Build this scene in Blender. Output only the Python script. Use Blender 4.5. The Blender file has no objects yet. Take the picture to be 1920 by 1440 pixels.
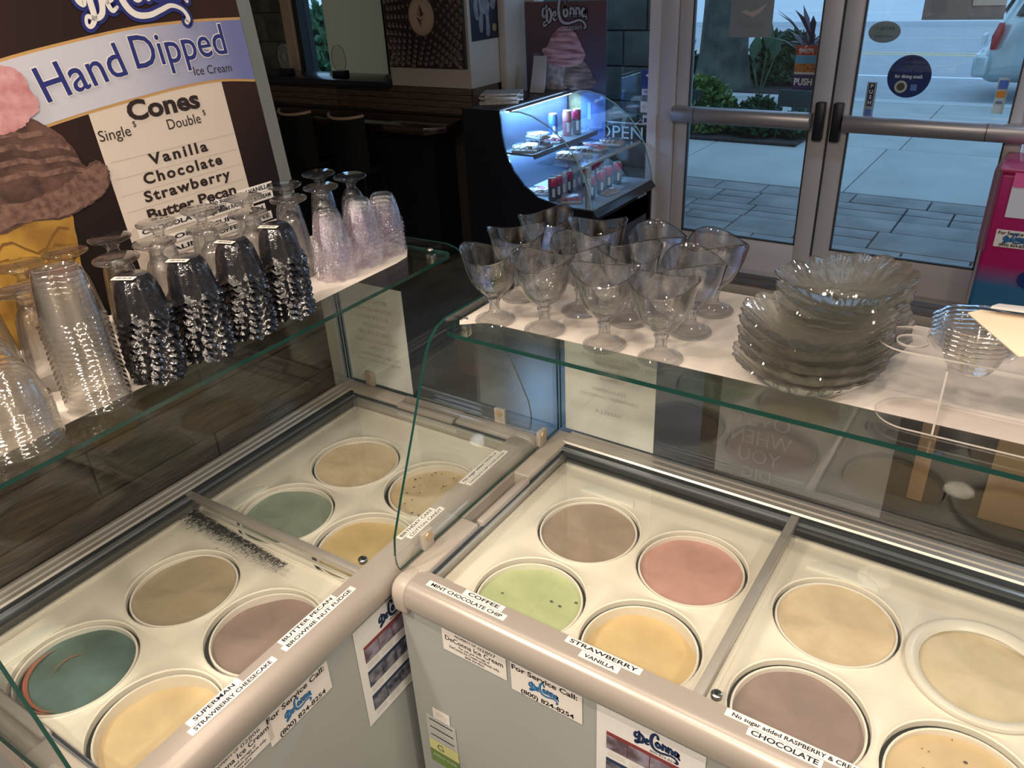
import bpy, bmesh, math, random
from mathutils import Vector, Matrix
random.seed(7)
PI = math.pi
sc = bpy.context.scene
COL = sc.collection

# ------------------------------------------------------------------ camera
cam_d = bpy.data.cameras.new('camera'); cam = bpy.data.objects.new('camera', cam_d); COL.objects.link(cam)
R0 = Vector((0.8301225773, 0.5556407680, -0.0464741160))
R1 = Vector((0.2305347153, -0.4179159862, -0.8787490959))
R2 = Vector((-0.5076910986, 0.7187555672, -0.4750159818))
cm = Matrix((R0, -R1, -R2)).transposed().to_4x4()
cm.translation = Vector((0.91932992, -1.53824888, 2.01328229))
cam.matrix_world = cm
cam_d.sensor_width = 36.0; cam_d.sensor_fit = 'HORIZONTAL'
cam_d.lens = 1471.1 * 36.0 / 1920.0
cam_d.clip_start = 0.02; cam_d.clip_end = 300
sc.camera = cam
# ------------------------------------------------------------------ view, sky
sc.view_settings.view_transform = 'Standard'; sc.view_settings.look = 'None'
sc.view_settings.gamma = 1.0; sc.view_settings.use_curve_mapping = False
sc.view_settings.exposure = -0.12
cy = sc.cycles
cy.max_bounces = 14; cy.transparent_max_bounces = 48; cy.transmission_bounces = 14; cy.glossy_bounces = 6; cy.diffuse_bounces = 4
cy.sample_clamp_indirect = 8.0; cy.blur_glossy = 0.05; cy.use_denoising = True
W = bpy.data.worlds.new('sky'); sc.world = W; W.use_nodes = True
bg = W.node_tree.nodes['Background']; bg.inputs[0].default_value = (0.42, 0.66, 1.0, 1); bg.inputs[1].default_value = 1.5

# ------------------------------------------------------------------ materials
MC = {}
def nodes(name):
    m = bpy.data.materials.new(name); m.use_nodes = True
    nt = m.node_tree; nt.nodes.clear()
    out = nt.nodes.new('ShaderNodeOutputMaterial')
    return m, nt, out
def mat(name, col, rough=.5, metal=0., var=0., scale=20., bump=0., col2=None, spec=.5, emit=None, estr=0., stretch=None, coat=0., detail=4.):
    if name in MC: return MC[name]
    m, nt, out = nodes(name)
    p = nt.nodes.new('ShaderNodeBsdfPrincipled'); nt.links.new(p.outputs[0], out.inputs[0])
    p.inputs['Base Color'].default_value = (*col, 1); p.inputs['Roughness'].default_value = rough
    p.inputs['Metallic'].default_value = metal; p.inputs['Specular IOR Level'].default_value = spec
    p.inputs['Coat Weight'].default_value = coat
    if emit: p.inputs['Emission Color'].default_value = (*emit, 1); p.inputs['Emission Strength'].default_value = estr
    if var or bump or col2:
        tc = nt.nodes.new('ShaderNodeTexCoord'); mp = nt.nodes.new('ShaderNodeMapping')
        nt.links.new(tc.outputs['Object'], mp.inputs[0])
        if stretch: mp.inputs['Scale'].default_value = stretch
        n = nt.nodes.new('ShaderNodeTexNoise'); n.inputs['Scale'].default_value = scale; n.inputs['Detail'].default_value = detail
        nt.links.new(mp.outputs[0], n.inputs['Vector'])
        c2 = col2 or tuple(min(1, c * (1 - var)) for c in col)
        if var or col2:
            r = nt.nodes.new('ShaderNodeValToRGB'); r.color_ramp.elements[0].position = .36; r.color_ramp.elements[1].position = .64
            r.color_ramp.elements[0].color = (*c2, 1); r.color_ramp.elements[1].color = (*col, 1)
            nt.links.new(n.outputs[0], r.inputs[0]); nt.links.new(r.outputs[0], p.inputs['Base Color'])
        if bump:
            b = nt.nodes.new('ShaderNodeBump'); b.inputs['Strength'].default_value = bump; b.inputs['Distance'].default_value = .01
            nt.links.new(n.outputs[0], b.inputs['Height']); nt.links.new(b.outputs[0], p.inputs['Normal'])
    MC[name] = m; return m
def thin(name, tint=(.96, .98, .97), gl=(1, 1, 1), ior=1.5, rough=0.0, haze=0., hcol=(1, 1, 1), bump=0., bscale=60., boost=1.0):
    """pane or thin plastic: see-through with fresnel reflections, optional milky part"""
    if name in MC: return MC[name]
    m, nt, out = nodes(name)
    t = nt.nodes.new('ShaderNodeBsdfTransparent'); t.inputs[0].default_value = (*tint, 1)
    g = nt.nodes.new('ShaderNodeBsdfGlossy'); g.inputs[0].default_value = (*gl, 1); g.inputs['Roughness'].default_value = rough
    f = nt.nodes.new('ShaderNodeFresnel'); ge = nt.nodes.new('ShaderNodeNewGeometry'); mr = nt.nodes.new('ShaderNodeMapRange')
    mr.inputs[3].default_value = ior; mr.inputs[4].default_value = 1 / ior      # same fresnel on the way in and out of the sheet
    nt.links.new(ge.outputs['Backfacing'], mr.inputs[0]); nt.links.new(mr.outputs[0], f.inputs[0])
    x = nt.nodes.new('ShaderNodeMixShader')
    if boost != 1.0:
        mu = nt.nodes.new('ShaderNodeMath'); mu.operation = 'MULTIPLY'; mu.use_clamp = True; mu.inputs[1].default_value = boost
        nt.links.new(f.outputs[0], mu.inputs[0]); nt.links.new(mu.outputs[0], x.inputs[0])
    else: nt.links.new(f.outputs[0], x.inputs[0])
    base = t
    if haze:
        d = nt.nodes.new('ShaderNodeBsdfDiffuse'); d.inputs[0].default_value = (*hcol, 1)
        h = nt.nodes.new('ShaderNodeMixShader'); h.inputs[0].default_value = haze
        nt.links.new(t.outputs[0], h.inputs[1]); nt.links.new(d.outputs[0], h.inputs[2]); base = h
    nt.links.new(base.outputs[0], x.inputs[1]); nt.links.new(g.outputs[0], x.inputs[2]); nt.links.new(x.outputs[0], out.inputs[0])
    if bump:
        tc = nt.nodes.new('ShaderNodeTexCoord'); n = nt.nodes.new('ShaderNodeTexNoise'); n.inputs['Scale'].default_value = bscale
        b = nt.nodes.new('ShaderNodeBump'); b.inputs['Strength'].default_value = bump; b.inputs['Distance'].default_value = .01
        nt.links.new(tc.outputs['Object'], n.inputs['Vector']); nt.links.new(n.outputs[0], b.inputs['Height'])
        nt.links.new(b.outputs[0], g.inputs['Normal'])
    MC[name] = m; return m
def glassware(name, tint=(.97, .99, .96), clear=.55, boost=1.8, haze=0.):
    """blown or pressed glass: refraction and straight transmission mixed, fresnel reflections on both faces"""
    if name in MC: return MC[name]
    m, nt, out = nodes(name); N = nt.nodes.new; K = nt.links.new
    g = N('ShaderNodeBsdfRefraction'); g.inputs['Color'].default_value = (*tint, 1); g.inputs['IOR'].default_value = 1.46; g.inputs['Roughness'].default_value = 0.0
    t = N('ShaderNodeBsdfTransparent'); t.inputs[0].default_value = (*tint, 1); x = N('ShaderNodeMixShader'); x.inputs[0].default_value = clear
    K(g.outputs[0], x.inputs[1]); K(t.outputs[0], x.inputs[2])
    if haze:  # cream diffuse mixed in to imitate glow from internal reflections in stacked dishes
        d = N('ShaderNodeBsdfDiffuse'); d.inputs[0].default_value = (.85, .82, .68, 1); hm = N('ShaderNodeMixShader'); hm.inputs[0].default_value = haze
        K(x.outputs[0], hm.inputs[1]); K(d.outputs[0], hm.inputs[2]); x = hm
    f = N('ShaderNodeFresnel'); ge = N('ShaderNodeNewGeometry'); mr = N('ShaderNodeMapRange'); mr.inputs[3].default_value = 1.5; mr.inputs[4].default_value = 1 / 1.5
    K(ge.outputs['Backfacing'], mr.inputs[0]); K(mr.outputs[0], f.inputs[0])
    mu = N('ShaderNodeMath'); mu.operation = 'MULTIPLY'; mu.use_clamp = True; mu.inputs[1].default_value = boost; K(f.outputs[0], mu.inputs[0])
    gl = N('ShaderNodeBsdfGlossy'); gl.inputs['Roughness'].default_value = .02
    y = N('ShaderNodeMixShader'); K(mu.outputs[0], y.inputs[0]); K(x.outputs[0], y.inputs[1]); K(gl.outputs[0], y.inputs[2]); K(y.outputs[0], out.inputs[0])
    MC[name] = m; return m

ALU = mat('brushed_aluminium', (.55, .52, .48), .38, .6, var=.06, scale=8, stretch=(1, 60, 60))
GREYP = mat('grey_plastic_trim', (.40, .36, .33), .42)
CAPP = mat('warm_grey_cap_plastic', (.43, .385, .34), .38)
BODY = mat('freezer_body_enamel', (.385, .41, .40), .35, var=.03, scale=3)
LINER = mat('freezer_liner', (.62, .62, .56), .5)
GASK = mat('dark_gasket', (.035, .04, .045), .45)
STEELB = mat('track_steel', (.42, .45, .50), .3, .7)
TRAY = mat('moulded_tray_white', (.84, .79, .69), .35, var=.05, scale=5)
CART = mat('tub_carton_white', (.80, .76, .68), .55)
GAP = mat('cold_well_dark', (.02, .02, .02), .7)
CHROME = mat('chrome', (.7, .7, .7), .15, 1.)
PAPER = mat('white_paper', (.82, .78, .75), .6, var=.02, scale=4)
LINERP = mat('liner_paper', (.66, .60, .55), .55, var=.03, scale=3)
INK = mat('black_ink', (.012, .012, .015), .5)
GINK = mat('faded_ink', (.50, .48, .45), .6)
PANE = thin('guard_glass', (.965, .985, .98))
PEDGE = mat('glass_edge_green', (.006, .045, .038), .08, spec=.8)
LID = thin('lid_glass', (.985, .99, .985), haze=.02, hcol=(.8, .85, .85))
WIN = thin('window_glass', (.90, .96, .97))
CLEAR = glassware('clear_pressed_glass', (1, 1, 1), .50, 2.0)
FOOTG = glassware('clear_foot_glass', (1, 1, 1), .90, 1.8)
PLATEG = glassware('thick_dish_glass', (.998, 1, .994), .60, 2.1, .025)
TUMB = glassware('clear_soda_glass', (1, 1, 1), .62, 1.8)
BLACKP = mat('black_gloss_plastic', (.012, .012, .016), .12, bump=.5, scale=45, spec=.7, coat=.4)
CLEARP = thin('clear_cup_plastic', (.97, .965, .955), haze=.025, hcol=(.7, .66, .62), rough=.07, bump=.25, bscale=30, boost=2.6)
LAVP = thin('lavender_cup_plastic', (.955, .935, .98), haze=.015, hcol=(.5, .45, .55), rough=.04, bump=1.0, bscale=90, boost=3.6)
ACRY = thin('clear_acrylic', (.985, .98, .98))
AEDGE = mat('acrylic_edge', (.50, .47, .45), .15)

# ------------------------------------------------------------------ helpers
def empty(name, loc=(0, 0, 0), rz=0., parent=None):
    o = bpy.data.objects.new(name, None); COL.objects.link(o); o.location = loc; o.rotation_euler = (0, 0, rz)
    if parent: o.parent = parent
    return o
def tag(o, label, cat=None, group=None, kind=None):
    if label: o['label'] = label
    if cat: o['category'] = cat
    if group: o['group'] = group
    if kind: o['kind'] = kind
    return o
class G:
    """collects shapes into one mesh"""
    def __init__(s): s.v = []; s.f = []; s.m = []
    def add(s, v, f, mi=0):
        n = len(s.v); s.v += [tuple(p) for p in v]; s.f += [tuple(i + n for i in q) for q in f]
        s.m += [mi] * len(f); return s
    def box(s, a, b, mi=0):
        x0, y0, z0 = a; x1, y1, z1 = b
        if x0 > x1: x0, x1 = x1, x0
        if y0 > y1: y0, y1 = y1, y0
        if z0 > z1: z0, z1 = z1, z0
        v = [(x0, y0, z0), (x1, y0, z0), (x1, y1, z0), (x0, y1, z0), (x0, y0, z1), (x1, y0, z1), (x1, y1, z1), (x0, y1, z1)]
        return s.add(v, [(0, 3, 2, 1), (4, 5, 6, 7), (0, 1, 5, 4), (1, 2, 6, 5), (2, 3, 7, 6), (3, 0, 4, 7)], mi)
    def prism(s, pts, off, mi=0, side=None):
        """pts: 3d outline, off: extrusion vector"""
        n = len(pts); a = [Vector(p) for p in pts]; o = Vector(off); b = [p + o for p in a]
        s.add(a + b, [tuple(range(n))[::-1], tuple(range(n, 2 * n))], mi)
        base = len(s.v) - 2 * n
        for i in range(n):
            j = (i + 1) % n; s.f.append((base + i, base + j, base + n + j, base + n + i)); s.m.append(mi if side is None else side)
        return s
    def extr(s, prof, x0, x1, mi=0):
        """profile in (y,z) extruded along x"""
        return s.prism([(x0, y, z) for y, z in prof], (x1 - x0, 0, 0), mi)
    def lathe(s, prof, n=32, c=(0, 0, 0), rf=None, zf=None, mi=0, cap0=False, cap1=False):
        v = []; k = len(prof)
        for i in range(n):
            th = 2 * PI * i / n
            for j, (r, z) in enumerate(prof):
                rr = r * (rf(th, j) if rf else 1); zz = z + (zf(th, j) if zf else 0)
                v.append((c[0] + rr * math.cos(th), c[1] + rr * math.sin(th), c[2] + zz))
        f = []
        for i in range(n):
            i2 = (i + 1) % n
            for j in range(k - 1): f.append((i * k + j, i2 * k + j, i2 * k + j + 1, i * k + j + 1))
        if cap0: f.append(tuple(i * k for i in range(n))[::-1])
        if cap1: f.append(tuple(i * k + k - 1 for i in range(n)))
        return s.add(v, f, mi)
    def tube(s, pts, r, n=8, mi=0):
        P = [Vector(p) for p in pts]; v = []; k = len(P)
        for i, p in enumerate(P):
            d = (P[min(i + 1, k - 1)] - P[max(i - 1, 0)]).normalized()
            a = d.orthogonal().normalized() if i == 0 else (a_ - d * a_.dot(d)).normalized()
            a_ = a; b = d.cross(a); rr = r[i] if isinstance(r, (list, tuple)) else r
            for j in range(n):
                t = 2 * PI * j / n; v.append(p + (a * math.cos(t) + b * math.sin(t)) * rr)
        f = [(i * n + j, i * n + (j + 1) % n, (i + 1) * n + (j + 1) % n, (i + 1) * n + j) for i in range(k - 1) for j in range(n)]
        f += [tuple(range(n))[::-1], tuple((k - 1) * n + j for j in range(n))]
        return s.add(v, f, mi)
    def obj(s, name, mats, parent=None, smooth=False, bevel=0., loc=None, rz=0., label=None, kind=None, seg=2, auto=None):
        me = bpy.data.meshes.new(name); me.from_pydata(s.v, [], s.f)
        for m in (mats if isinstance(mats, (list, tuple)) else [mats]): me.materials.append(m)
        for p, i in zip(me.polygons, s.m): p.material_index = i
        o = bpy.data.objects.new(name, me); COL.objects.link(o)
        bm = bmesh.new(); bm.from_mesh(me); bmesh.ops.recalc_face_normals(bm, faces=bm.faces)
        if bevel:
            ed = [e for e in bm.edges if len(e.link_faces) == 2 and e.calc_face_angle(0) > .6]
            bmesh.ops.bevel(bm, geom=ed, offset=bevel, segments=seg, affect='EDGES', profile=.5, clamp_overlap=True)
        bm.to_mesh(me); bm.free()
        if smooth or bevel or auto:
            for p in me.polygons: p.use_smooth = True
            ang = auto if auto is not None else (.7 if not smooth else None)
            if ang is not None:
                me.set_sharp_from_angle(angle=ang)
        if parent: o.parent = parent
        if loc: o.location = loc
        if rz: o.rotation_euler = (0, 0, rz)
        if label: o['label'] = label
        if kind: o['kind'] = kind
        return o
def box(name, a, b, m, parent=None, bevel=0., **k): return G().box(a, b).obj(name, m, parent, bevel=bevel, **k)

FONT = None
def text(body, size, org, xd, yd, m, parent, width=None, bold=0., mirror=False, lift=.0006, name='lettering', align='CENTER', kind=None, space=1.0):
    """flat lettering placed at org with reading direction xd and up direction yd (in the parent's frame)"""
    cu = bpy.data.curves.new('tmp', 'FONT'); cu.body = body; cu.size = size; cu.align_x = align; cu.align_y = 'CENTER'
    cu.resolution_u = 3; cu.offset = bold * size; cu.space_character = space
    t = bpy.data.objects.new('tmp', cu); COL.objects.link(t)
    me = bpy.data.meshes.new_from_object(t.evaluated_get(bpy.context.evaluated_depsgraph_get()))
    bpy.data.objects.remove(t); bpy.data.curves.remove(cu)
    xd = Vector(xd).normalized(); yd = Vector(yd).normalized(); n = xd.cross(yd); o = Vector(org)
    xs = [v.co.x for v in me.vertices] or [0, 1]; w = max(xs) - min(xs)
    k = (width / w) if width and w > 0 else 1.0
    for v in me.vertices:
        x = v.co.x * k * (-1 if mirror else 1); v.co = o + xd * x + yd * v.co.y + n * lift
    me.materials.clear(); me.materials.append(m)
    ob = bpy.data.objects.new(name, me); COL.objects.link(ob)
    if parent: ob.parent = parent
    if kind: ob['kind'] = kind
    return ob
def sticker(name, org, xd, yd, w, h, m, parent, lift=.0004, th=.0004):
    xd = Vector(xd).normalized(); yd = Vector(yd).normalized(); n = xd.cross(yd); o = Vector(org) + n * lift
    return G().prism([o - xd * w / 2 - yd * h / 2, o + xd * w / 2 - yd * h / 2, o + xd * w / 2 + yd * h / 2, o - xd * w / 2 + yd * h / 2], n * th).obj(name, m, parent)
def flat(name, pts, org, xd, yd, m, parent, lift=.0005, th=.0003):
    xd = Vector(xd).normalized(); yd = Vector(yd).normalized(); n = xd.cross(yd); o = Vector(org) + n * lift
    return G().prism([o + xd * a + yd * b for a, b in pts], n * th).obj(name, m, parent)
def cat(P, k=6):
    out = []
    for i in range(len(P) - 1):
        p0 = P[max(i - 1, 0)]; p1 = P[i]; p2 = P[i + 1]; p3 = P[min(i + 2, len(P) - 1)]
        for j in range(k):
            t = j / k
            out.append(tuple(.5 * ((2 * p1[a]) + (-p0[a] + p2[a]) * t + (2 * p0[a] - 5 * p1[a] + 4 * p2[a] - p3[a]) * t * t + (-p0[a] + 3 * p1[a] - 3 * p2[a] + p3[a]) * t ** 3) for a in range(len(p1))))
    out.append(tuple(P[-1])); return out
# script logo strokes: (x, y, half width), letters D e C o n n a
LOGO = [
 [(.13, .70, .035), (.05, .66, .05), (.03, .52, .055), (.09, .44, .05), (.13, .50, .03)],
 [(.17, .78, .02), (.19, .70, .05), (.19, .45, .06), (.18, .26, .055), (.10, .18, .04), (.05, .22, .03), (.09, .30, .035), (.20, .25, .045), (.31, .30, .055), (.35, .48, .06), (.30, .62, .055), (.20, .68, .04)],
 [(.42, .40, .03), (.51, .44, .035), (.50, .54, .035), (.44, .52, .04), (.42, .40, .045), (.46, .30, .04), (.54, .33, .03)],
 [(.86, .80, .05), (.84, .92, .04), (.76, .96, .045), (.66, .84, .06), (.62, .60, .065), (.66, .36, .065), (.78, .22, .06), (.98, .20, .05), (1.18, .26, .045), (1.36, .32, .04), (1.52, .28, .04), (1.58, .18, .045), (1.54, .12, .05)],
 [(.86, .62, .045), (.80, .52, .05), (.84, .40, .05), (.92, .42, .05), (.94, .54, .05), (.86, .62, .045)],
 [(1.04, .66, .04), (1.05, .52, .045), (1.03, .40, .045)], [(1.05, .56, .035), (1.12, .64, .04), (1.17, .56, .045), (1.16, .42, .045)],
 [(1.24, .66, .04), (1.25, .52, .045), (1.24, .42, .045)], [(1.25, .58, .035), (1.32, .66, .04), (1.37, .58, .045), (1.37, .44, .045)],
 [(1.58, .64, .04), (1.50, .66, .045), (1.45, .54, .05), (1.49, .44, .045), (1.56, .50, .04), (1.60, .64, .045), (1.58, .50, .045), (1.63, .40, .04)]]
def logo(org, xd, yd, width, mfill, mline, parent, arch=.12, rot=0., lift=.0008, grow=.035, mirror=False):
    """lettering drawn as ribbons: a wider outline below, the fill above"""
    xd = Vector(xd).normalized(); yd = Vector(yd).normalized(); n = xd.cross(yd); o = Vector(org); s = width / 1.65
    c, sn = math.cos(rot), math.sin(rot)
    for nm, extra, mm, up in (('logo_outline', grow, mline, lift), ('logo_letters', 0., mfill, lift + .0006)):
        if mm is None: continue
        g = G()
        for si, st in enumerate(LOGO):
            P = cat(st, 5)
            d = si * .00002
            def W3(x, y):
                x -= .82; y -= .5; y += arch * .5 - arch * x * x
                x, y = x * c - y * sn, x * sn + y * c
                if mirror: x = -x
                return o + xd * x * s + yd * y * s + n * (up + d)
            L = []; Rr = []
            for i, p in enumerate(P):
                a = P[max(i - 1, 0)]; b = P[min(i + 1, len(P) - 1)]
                dx, dy = b[0] - a[0], b[1] - a[1]; q = math.hypot(dx, dy) or 1; nx, ny = -dy / q, dx / q; hw = p[2] * .72 + extra
                L.append(W3(p[0] + nx * hw, p[1] + ny * hw)); Rr.append(W3(p[0] - nx * hw, p[1] - ny * hw))
            k = len(P); g.add(L + Rr, [(i, i + 1, k + i + 1, k + i) for i in range(k - 1)])
            for e in (P[0], P[-1]):
                hw = e[2] * .72 + extra; cen = [W3(e[0] + hw * math.cos(t * PI / 5), e[1] + hw * math.sin(t * PI / 5)) for t in range(10)]
                g.add(cen, [tuple(range(10))])
        g.obj(nm, mm, parent)
def copytree(o, parent=None):
    c = o.copy(); COL.objects.link(c); c.parent = parent
    for ch in list(o.children): copytree(ch, c)
    return c

L, D, ZT = 1.203, 0.589, 0.86
MID = L / 2
ANG = 0.024
ax_, ay_ = -0.148, -0.051
ey = Vector((-math.sin(ANG), math.cos(ANG), 0)); ex = Vector((math.cos(ANG), math.sin(ANG), 0))
AO = Vector((ax_, ay_, 0)) - ex * D - ey * L          # origin of the left freezer's frame
AR = PI / 2 + ANG
AM = Matrix.Translation(AO) @ Matrix.Rotation(AR, 4, 'Z')
def aw(x, y, z): return AM @ Vector((x, y, z))

# ================================================================== room shell
FLOORM = mat('polished_dark_concrete', (.085, .082, .080), .30, var=.45, scale=2.2, detail=8, bump=.02)
WALLM = mat('wall_paint_grey', (.38, .36, .34), .8)
CEILM = mat('ceiling_paint', (.36, .35, .34), .9)
CREAM = mat('cream_painted_column', (.42, .39, .36), .6)
DOORF = mat('door_frame_taupe', (.52, .50, .54), .45, .1)
WHITEF = mat('pale_window_post', (.62, .60, .62), .5)
WOODD = mat('weathered_dark_plank', (.085, .055, .035), .55, col2=(.025, .018, .013), scale=9, stretch=(1.5, 14, 14), bump=.35, detail=8)
X0, X1, Y0, Y1, H = -7.0, 3.2, -4.5, 3.75, 3.1
box('floor', (X0, Y0, -.08), (X1, Y1 + .1, 0), FLOORM, kind='structure')
box('ceiling', (X0, Y0, H), (X1, Y1 + .1, H + .1), CEILM, kind='structure')
box('wall_left', (X0 - .1, Y0, 0), (X0, Y1, H), WALLM, kind='structure')
box('wall_right', (X1, Y0, 0), (X1 + .1, Y1, H), WALLM, kind='structure')
box('wall_near', (X0, Y0 - .1, 0), (X1, Y0, H), WALLM, kind='structure')
# street wall: pieces left of the doors
box('wall_street', (X0, Y1, 0), (-5.62, Y1 + .12, H), mat('stone_tile_wall', (.13, .14, .13), .7, var=.4, scale=5, bump=.2), kind='structure')
wst = box('wall_street', (-5.61, Y1, 0), (-5.06, Y1 + .12, H), mat('slate_backing', (.09, .10, .09), .8), kind='structure')
STT = mat('slate_tile', (.15, .165, .15), .7, var=.45, scale=7, bump=.3)
for i in range(8):
    z = 1.22 + i * .24
    for (a, b) in ((-5.605, -5.35), (-5.34, -5.065)) if i % 2 else ((-5.605, -5.24), (-5.23, -5.065)):
        box('stone_tile', (a, Y1 - .02, z), (b, Y1 - .001, z + .232), STT, wst, bevel=.004)
box('wall_street', (-5.05, Y1, 0), (-1.95, Y1 + .12, 1.16), WALLM, kind='structure')
box('wall_street', (-5.05, Y1, 2.9), (X1, Y1 + .12, H), WALLM, kind='structure')
box('wall_street', (.92, Y1, 0), (X1, Y1 + .12, 2.9), mat('wall_by_door', (.40, .38, .40), .7), kind='structure')
box('trim_1', (-5.06, Y1 - .06, 1.16), (-4.945, Y1 + .12, 2.9), mat('beige_post', (.62, .48, .36), .6), kind='structure')
box('trim_2', (-4.945, Y1 - .03, 1.16), (-4.885, Y1 + .12, 2.9), mat('dark_window_frame', (.03, .035, .035), .5), kind='structure')
def shade_mat():
    m, nt, out = nodes('sage_roller_shade'); d = nt.nodes.new('ShaderNodeBsdfDiffuse'); t = nt.nodes.new('ShaderNodeBsdfTranslucent'); x = nt.nodes.new('ShaderNodeMixShader')
    d.inputs[0].default_value = (.50, .46, .40, 1); t.inputs[0].default_value = (.95, .78, .55, 1); x.inputs[0].default_value = .5
    nt.links.new(d.outputs[0], x.inputs[1]); nt.links.new(t.outputs[0], x.inputs[2]); nt.links.new(x.outputs[0], out.inputs[0]); return m
w1 = empty('window_1', (-4.4, Y1 + .05, 1.16)); tag(w1, None, kind='structure')
G().box((-.485, 0, 0), (.48, .01, 1.74)).obj('pane', WIN, w1)
G().box((-.20, -.05, 0), (.50, -.04, 1.74)).obj('roller_shade', shade_mat(), w1, label='sage green roller shade pulled down')
box('wall_street', (-3.92, Y1, 1.16), (-2.5, Y1 + .12, 2.9), WALLM, kind='structure')
# sidelight between column and doors
w2 = empty('window_2', (-2.0, Y1 + .05, 0)); tag(w2, None, kind='structure')
G().box((-.5, 0, .15), (.5, .01, 2.9)).obj('pane', WIN, w2)
G().box((-.5, -.05, 0), (.5, .07, .15)).obj('sill_rail', WHITEF, w2)
G().box((-.5, -.06, .05), (-.44, .07, 2.9)).obj('window_post', CREAM, w2)
# payment notices stuck on the sidelight
BL = mat('sticker_blue', (.02, .04, .22), .5); VIS = mat('sticker_navy_ink', (.03, .05, .30), .5); RED = mat('sticker_red', (.45, .05, .04), .5); ORG = mat('sticker_orange', (.8, .25, .03), .5)
WH = mat('sticker_white', (.78, .78, .80), .6)
s1 = sticker('payment_sticker', (-1.555, Y1 + .045, 1.215), (1, 0, 0), (0, 0, 1), .10, .17, BL, None)
tag(s1, 'blue contactless payment sticker above the white one on the side window', 'sticker')
fl_ = sticker('white_field', (-1.555, Y1 + .045, 1.155), (1, 0, 0), (0, 0, 1), .085, .04, WH, s1, lift=.001)
text('VISA', .028, (-1.555, Y1 + .0445, 1.155), (1, 0, 0), (0, 0, 1), VIS, s1, width=.06, bold=.032, lift=.002)
flat('contactless_mark', [(-.02, 0), (.015, -.02), (.015, .02)], (-1.555, Y1 + .0445, 1.265), (1, 0, 0), (0, 0, 1), WH, s1, lift=.001)
s2 = sticker('payment_sticker', (-1.55, Y1 + .045, 1.055), (1, 0, 0), (0, 0, 1), .11, .075, WH, None)
tag(s2, 'white pay sticker in the middle of the side window', 'sticker')
text('G Pay', .034, (-1.55, Y1 + .0445, 1.055), (1, 0, 0), (0, 0, 1), mat('grey_ink', (.12, .12, .14), .5), s2, width=.085, lift=.001)
s3 = sticker('payment_sticker', (-1.55, Y1 + .045, .90), (1, 0, 0), (0, 0, 1), .07, .20, WH, None)
tag(s3, 'tall card logo sticker lowest on the side window', 'sticker')
for k, (z, mm) in enumerate(((.965, VIS), (.915, RED), (.865, BL), (.82, GREYP))):
    sticker('card_mark', (-1.55, Y1 + .0445, z), (1, 0, 0), (0, 0, 1), .05, .03, mm, s3, lift=.001)

# ---- double door
def door(name, x0, x1, hinge_left):
    d = empty(name, ((x0 + x1) / 2, Y1, 0)); tag(d, None, kind='structure')
    w = (x1 - x0) / 2; gl, gr = -w + (.095 if hinge_left else .11), w - (.11 if hinge_left else .085)
    g = G().box((-w, -.025, .01), (gl, .025, 2.3)).box((gr, -.025, .01), (w, .025, 2.3)).box((gl, -.025, .01), (gr, .025, .235)).box((gl, -.025, 2.18), (gr, .025, 2.3))
    g.obj('door_frame', DOORF, d, bevel=.004)
    G().box((gl - .004, -.028, .228), (gl + .006, .0, 2.18)).box((gr - .006, -.028, .228), (gr + .004, .0, 2.18)).box((gl, -.028, .228), (gr, 0, .24)).obj('glazing_bead', GASK, d)
    G().box((gl, -.004, .235), (gr, .004, 2.18)).obj('pane', WIN, d)
    prof = [(-.095 + .03 * math.cos(t * PI / 8), 1.045 + .05 * math.sin(t * PI / 8)) for t in range(4, 13)] + [(-.03, 1.0), (-.03, 1.09)]
    b0, b1 = (-w + .005, w - .09) if hinge_left else (-w + .09, w + .02)
    G().extr(prof, b0, b1).obj('push_bar', mat('satin_bar', (.42, .40, .42), .35, .6), d, bevel=.004)
    j = b0 + .16 if hinge_left else b1 - .20
    G().extr([(y - .0025, z) for y, z in prof], j, j + .004).obj('bar_joint', GASK, d)
    hx = w - .045 if hinge_left else -w + .045
    G().box((hx - .028, -.085, .93), (hx + .028, -.025, 1.16)).obj('latch_cover', mat('black_latch', (.012, .012, .02), .35), d, bevel=.008)
    return d
dl = door('door_1', -1.31, -.30, True); dr = door('door_2', -.285, .75, False)
box('door_seal', (-.304, -.012, .012), (-.281, .012, 2.3), GASK, dl).location = (.805, 0, 0)
box('trim_3', (-1.50, Y1 - .07, 0), (-1.43, Y1 + .12, 2.9), WHITEF, kind='structure')
box('trim_4', (-1.43, Y1 - .05, 0), (-1.315, Y1 + .12, 2.9), DOORF, kind='structure', bevel=.004)
box('trim_5', (.76, Y1 - .05, 0), (.92, Y1 + .12, 2.9), WHITEF, kind='structure')
box('trim_6', (-1.43, Y1 - .05, 2.31), (.9, Y1 + .12, 2.9), DOORF, kind='structure')
box('trim_7', (-1.31, Y1 - .09, 0), (.75, Y1 + .1, .012), GREYP, kind='structure')
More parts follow.
